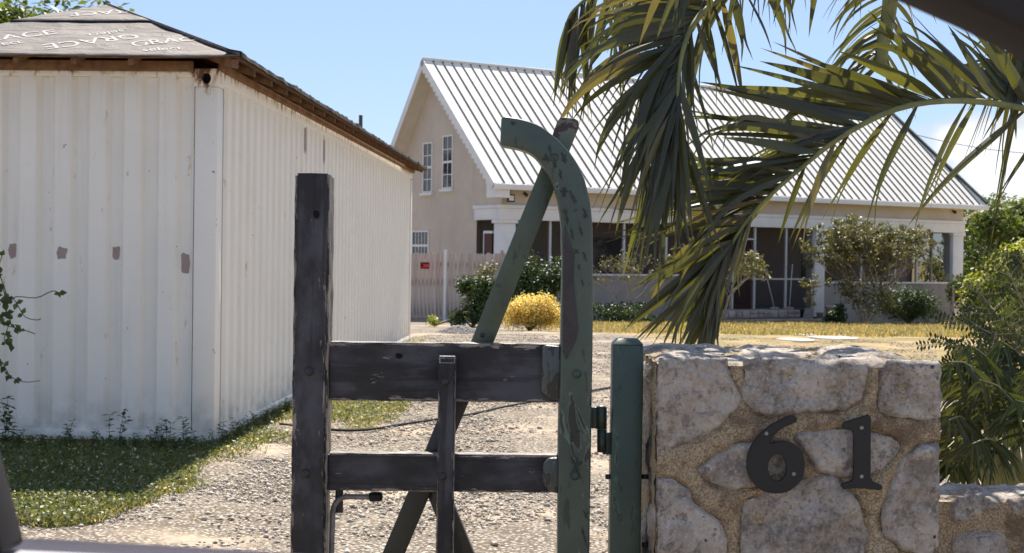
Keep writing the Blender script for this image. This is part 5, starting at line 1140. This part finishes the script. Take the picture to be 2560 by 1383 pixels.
legume('feathery grey green shrub with small paired leaflets above the low wall', [[(2590, 1300), (2560, 1050), (2480, 900), (2360, 860)], [(2600, 1300), (2570, 950), (2500, 800), (2440, 720)], [(2620, 1300), (2600, 900), (2540, 720), (2500, 650)], [(2600, 1200), (2560, 900), (2470, 830), (2380, 800)], [(2640, 1200), (2620, 850), (2580, 740), (2550, 640)], [(2590, 1200), (2540, 950), (2450, 880), (2400, 900)], [(2610, 1200), (2580, 900), (2530, 820), (2470, 760)], [(2600, 1250), (2560, 1000), (2520, 900), (2500, 830)]], 4.9)

# ------------------------------------------------------------------ weeds and vine by the container
M_weed = leaf_mat('weed_leaf', (0.035, 0.06, 0.016), (0.09, 0.125, 0.035), trans=.35)
def weed(px, py, h, n, label):
    h *= 1.25
    p = gp_(px, py); t_ = thing('weed', label, 'weed', (p.x, p.y, 0), 0, 'weeds along the container foot'); parts = []; lv = []
    for k in range(n):
        tip = Vector((random.uniform(-.25, .25) * h, random.uniform(-.2, .1) * h, h * random.uniform(.6, 1))); pth = [Vector(q) for q in smooth_path([Vector((random.uniform(-.02, .02), 0, -.01)), tip * .5 + Vector((random.uniform(-.03, .03), 0, 0)), tip], 7)]
        parts.append(tube_data(pth, [.003 - .0003 * i for i in range(7)], 4, False))
        for i in range(1, 7):
            for q in range(3):
                a = random.uniform(0, 6.28); d = Vector((math.cos(a), math.sin(a) * .7, random.uniform(-.2, .7))).normalized(); L_ = h * random.uniform(.14, .26); w = d.cross(Vector((0, 0, 1))).normalized() * L_ * .22; c_ = pth[i]
                lv.append(([c_, c_ + d * L_ * .45 + w, c_ + d * L_ + Vector((0, 0, -L_ * .2)), c_ + d * L_ * .45 - w], [(0, 1, 2, 3)]))
    v, f = merge(parts); mobj('stem', v, f, M_weed, t_); v, f = merge(lv); mobj('foliage', v, f, M_weed, t_)
WL = 'leafy broadleaf weed in the shade at the end wall of the container'
for q in ((15, 1112, .27, 3), (45, 1120, .14, 4), (180, 1118, .16, 3), (110, 1122, .09, 4), (245, 1120, .12, 4), (290, 1120, .22, 3), (380, 1122, .14, 4), (415, 1124, .17, 5), (470, 1122, .19, 4), (440, 1128, .11, 5), (520, 1126, .12, 4), (565, 1112, .15, 5), (590, 1098, .13, 5), (612, 1085, .13, 5), (640, 1072, .12, 5), (662, 1060, .12, 5), (690, 1045, .12, 5), (712, 1032, .12, 5), (345, 1124, .10, 4), (310, 1126, .09, 4)):
    weed(*q, 'leafy broadleaf weed hugging the sunlit long side of the container' if q[0] > 550 else WL)
va = at(-60, 640, 9.3); VO = Vector((va.x, va.y, 0)); vine = thing('climbing_vine', 'leafy vine trailing curled tendrils before the white container', 'vine', VO)
parts = []; lv = []
for st in ([(-60, 1100), (-40, 900), (-20, 760), (-10, 690), (5, 640)], [(-20, 720), (10, 760), (40, 742), (90, 745), (130, 728), (147, 732)], [(-15, 760), (30, 745), (60, 790), (90, 800), (102, 797)], [(-20, 800), (20, 815), (60, 825), (88, 835)], [(-30, 700), (8, 720), (12, 770), (25, 800), (10, 850), (30, 860)], [(-20, 890), (5, 905), (25, 940), (60, 955), (100, 952)], [(-30, 660), (0, 690), (20, 760), (5, 790), (-20, 800)]):
    pth = [Vector(q) for q in smooth_path([at(x, y, 9.35) for x, y in st], 16)]; parts.append(tube_data(pth, .0035, 4, False))
    for i in range(1, 16, 2):
        if pth[i].x > at(55, 800, 9.35).x and random.random() < .8: continue
        for q in range(3):
            a = random.uniform(0, 6.28); d = Vector((math.cos(a), random.uniform(-.3, .3), math.sin(a))).normalized(); L_ = random.uniform(.03, .06); w = d.cross(Vector((0, 1, 0))).normalized() * L_ * .36; c_ = pth[i]
            lv.append(([c_, c_ + d * L_ * .4 + w, c_ + d * L_, c_ + d * L_ * .4 - w], [(0, 1, 2, 3)]))
v, f = merge(parts); mobj('stem', v, f, M_weed, vine, False, VO); v, f = merge(lv); mobj('foliage', v, f, M_weed, vine, False, VO)

# ------------------------------------------------------------------ the parked car the street is seen from: its open side window
M_trimd = simple('car_trim_dark', (0.020, 0.017, 0.016), 0.6, .1, 8, .3)
M_chrome = simple('window_sill_silver', (0.34, 0.32, 0.33), 0.6, .05, 8, .3)
M_car = simple('car_paint_dark', (0.03, 0.02, 0.03), 0.25, .05, 3, .5)
CY = 1.10; cb = at(900, 1400, CY); CO = Vector((cb.x, cb.y, .25)); car = thing('car_door', 'dark side door of a parked car with its window down and a silver sill', 'car door', CO)
def bar(name, pts_, d0, d1, mat, bev=.008):
    fr = [at(x, y, CY + d0) for x, y in pts_]; bk = [p + Vector((0, d1 - d0, 0)) for p in fr]; return prism(name, fr, bk, mat, car, bev, CO, 3)
bar('rear_pillar', [(4, 1400), (-76, 1110), (-190, 740), (-300, 320), (-350, 20), (-520, 20), (-470, 400), (-380, 800), (-300, 1400)], -.02, .04, M_trimd)
bar('roof_rail', [(-330, 18), (-200, -150), (300, -270), (1100, -300), (1750, -210), (2200, -85), (2320, -35), (2470, 32), (2600, 95), (2900, 270), (3400, 640), (3900, 1150), (4100, 1150), (3600, 560), (3000, 80), (2500, -260), (1900, -450), (1100, -500), (200, -470), (-350, -330), (-520, 18)], -.02, .06, M_trimd)
bar('window_sill', [(-20, 1392), (360, 1410), (760, 1436), (1800, 1504), (3000, 1560), (3900, 1600), (3900, 1620), (3000, 1580), (1800, 1524), (760, 1464), (360, 1438), (-20, 1418)], .0, .03, M_chrome, .003)
bar('door_panel', [(-190, 1422), (-20, 1420), (760, 1466), (1800, 1526), (3000, 1582), (4100, 1625), (4080, 2400), (3700, 3300), (0, 3300), (-180, 2600)], -.03, .09, M_car)
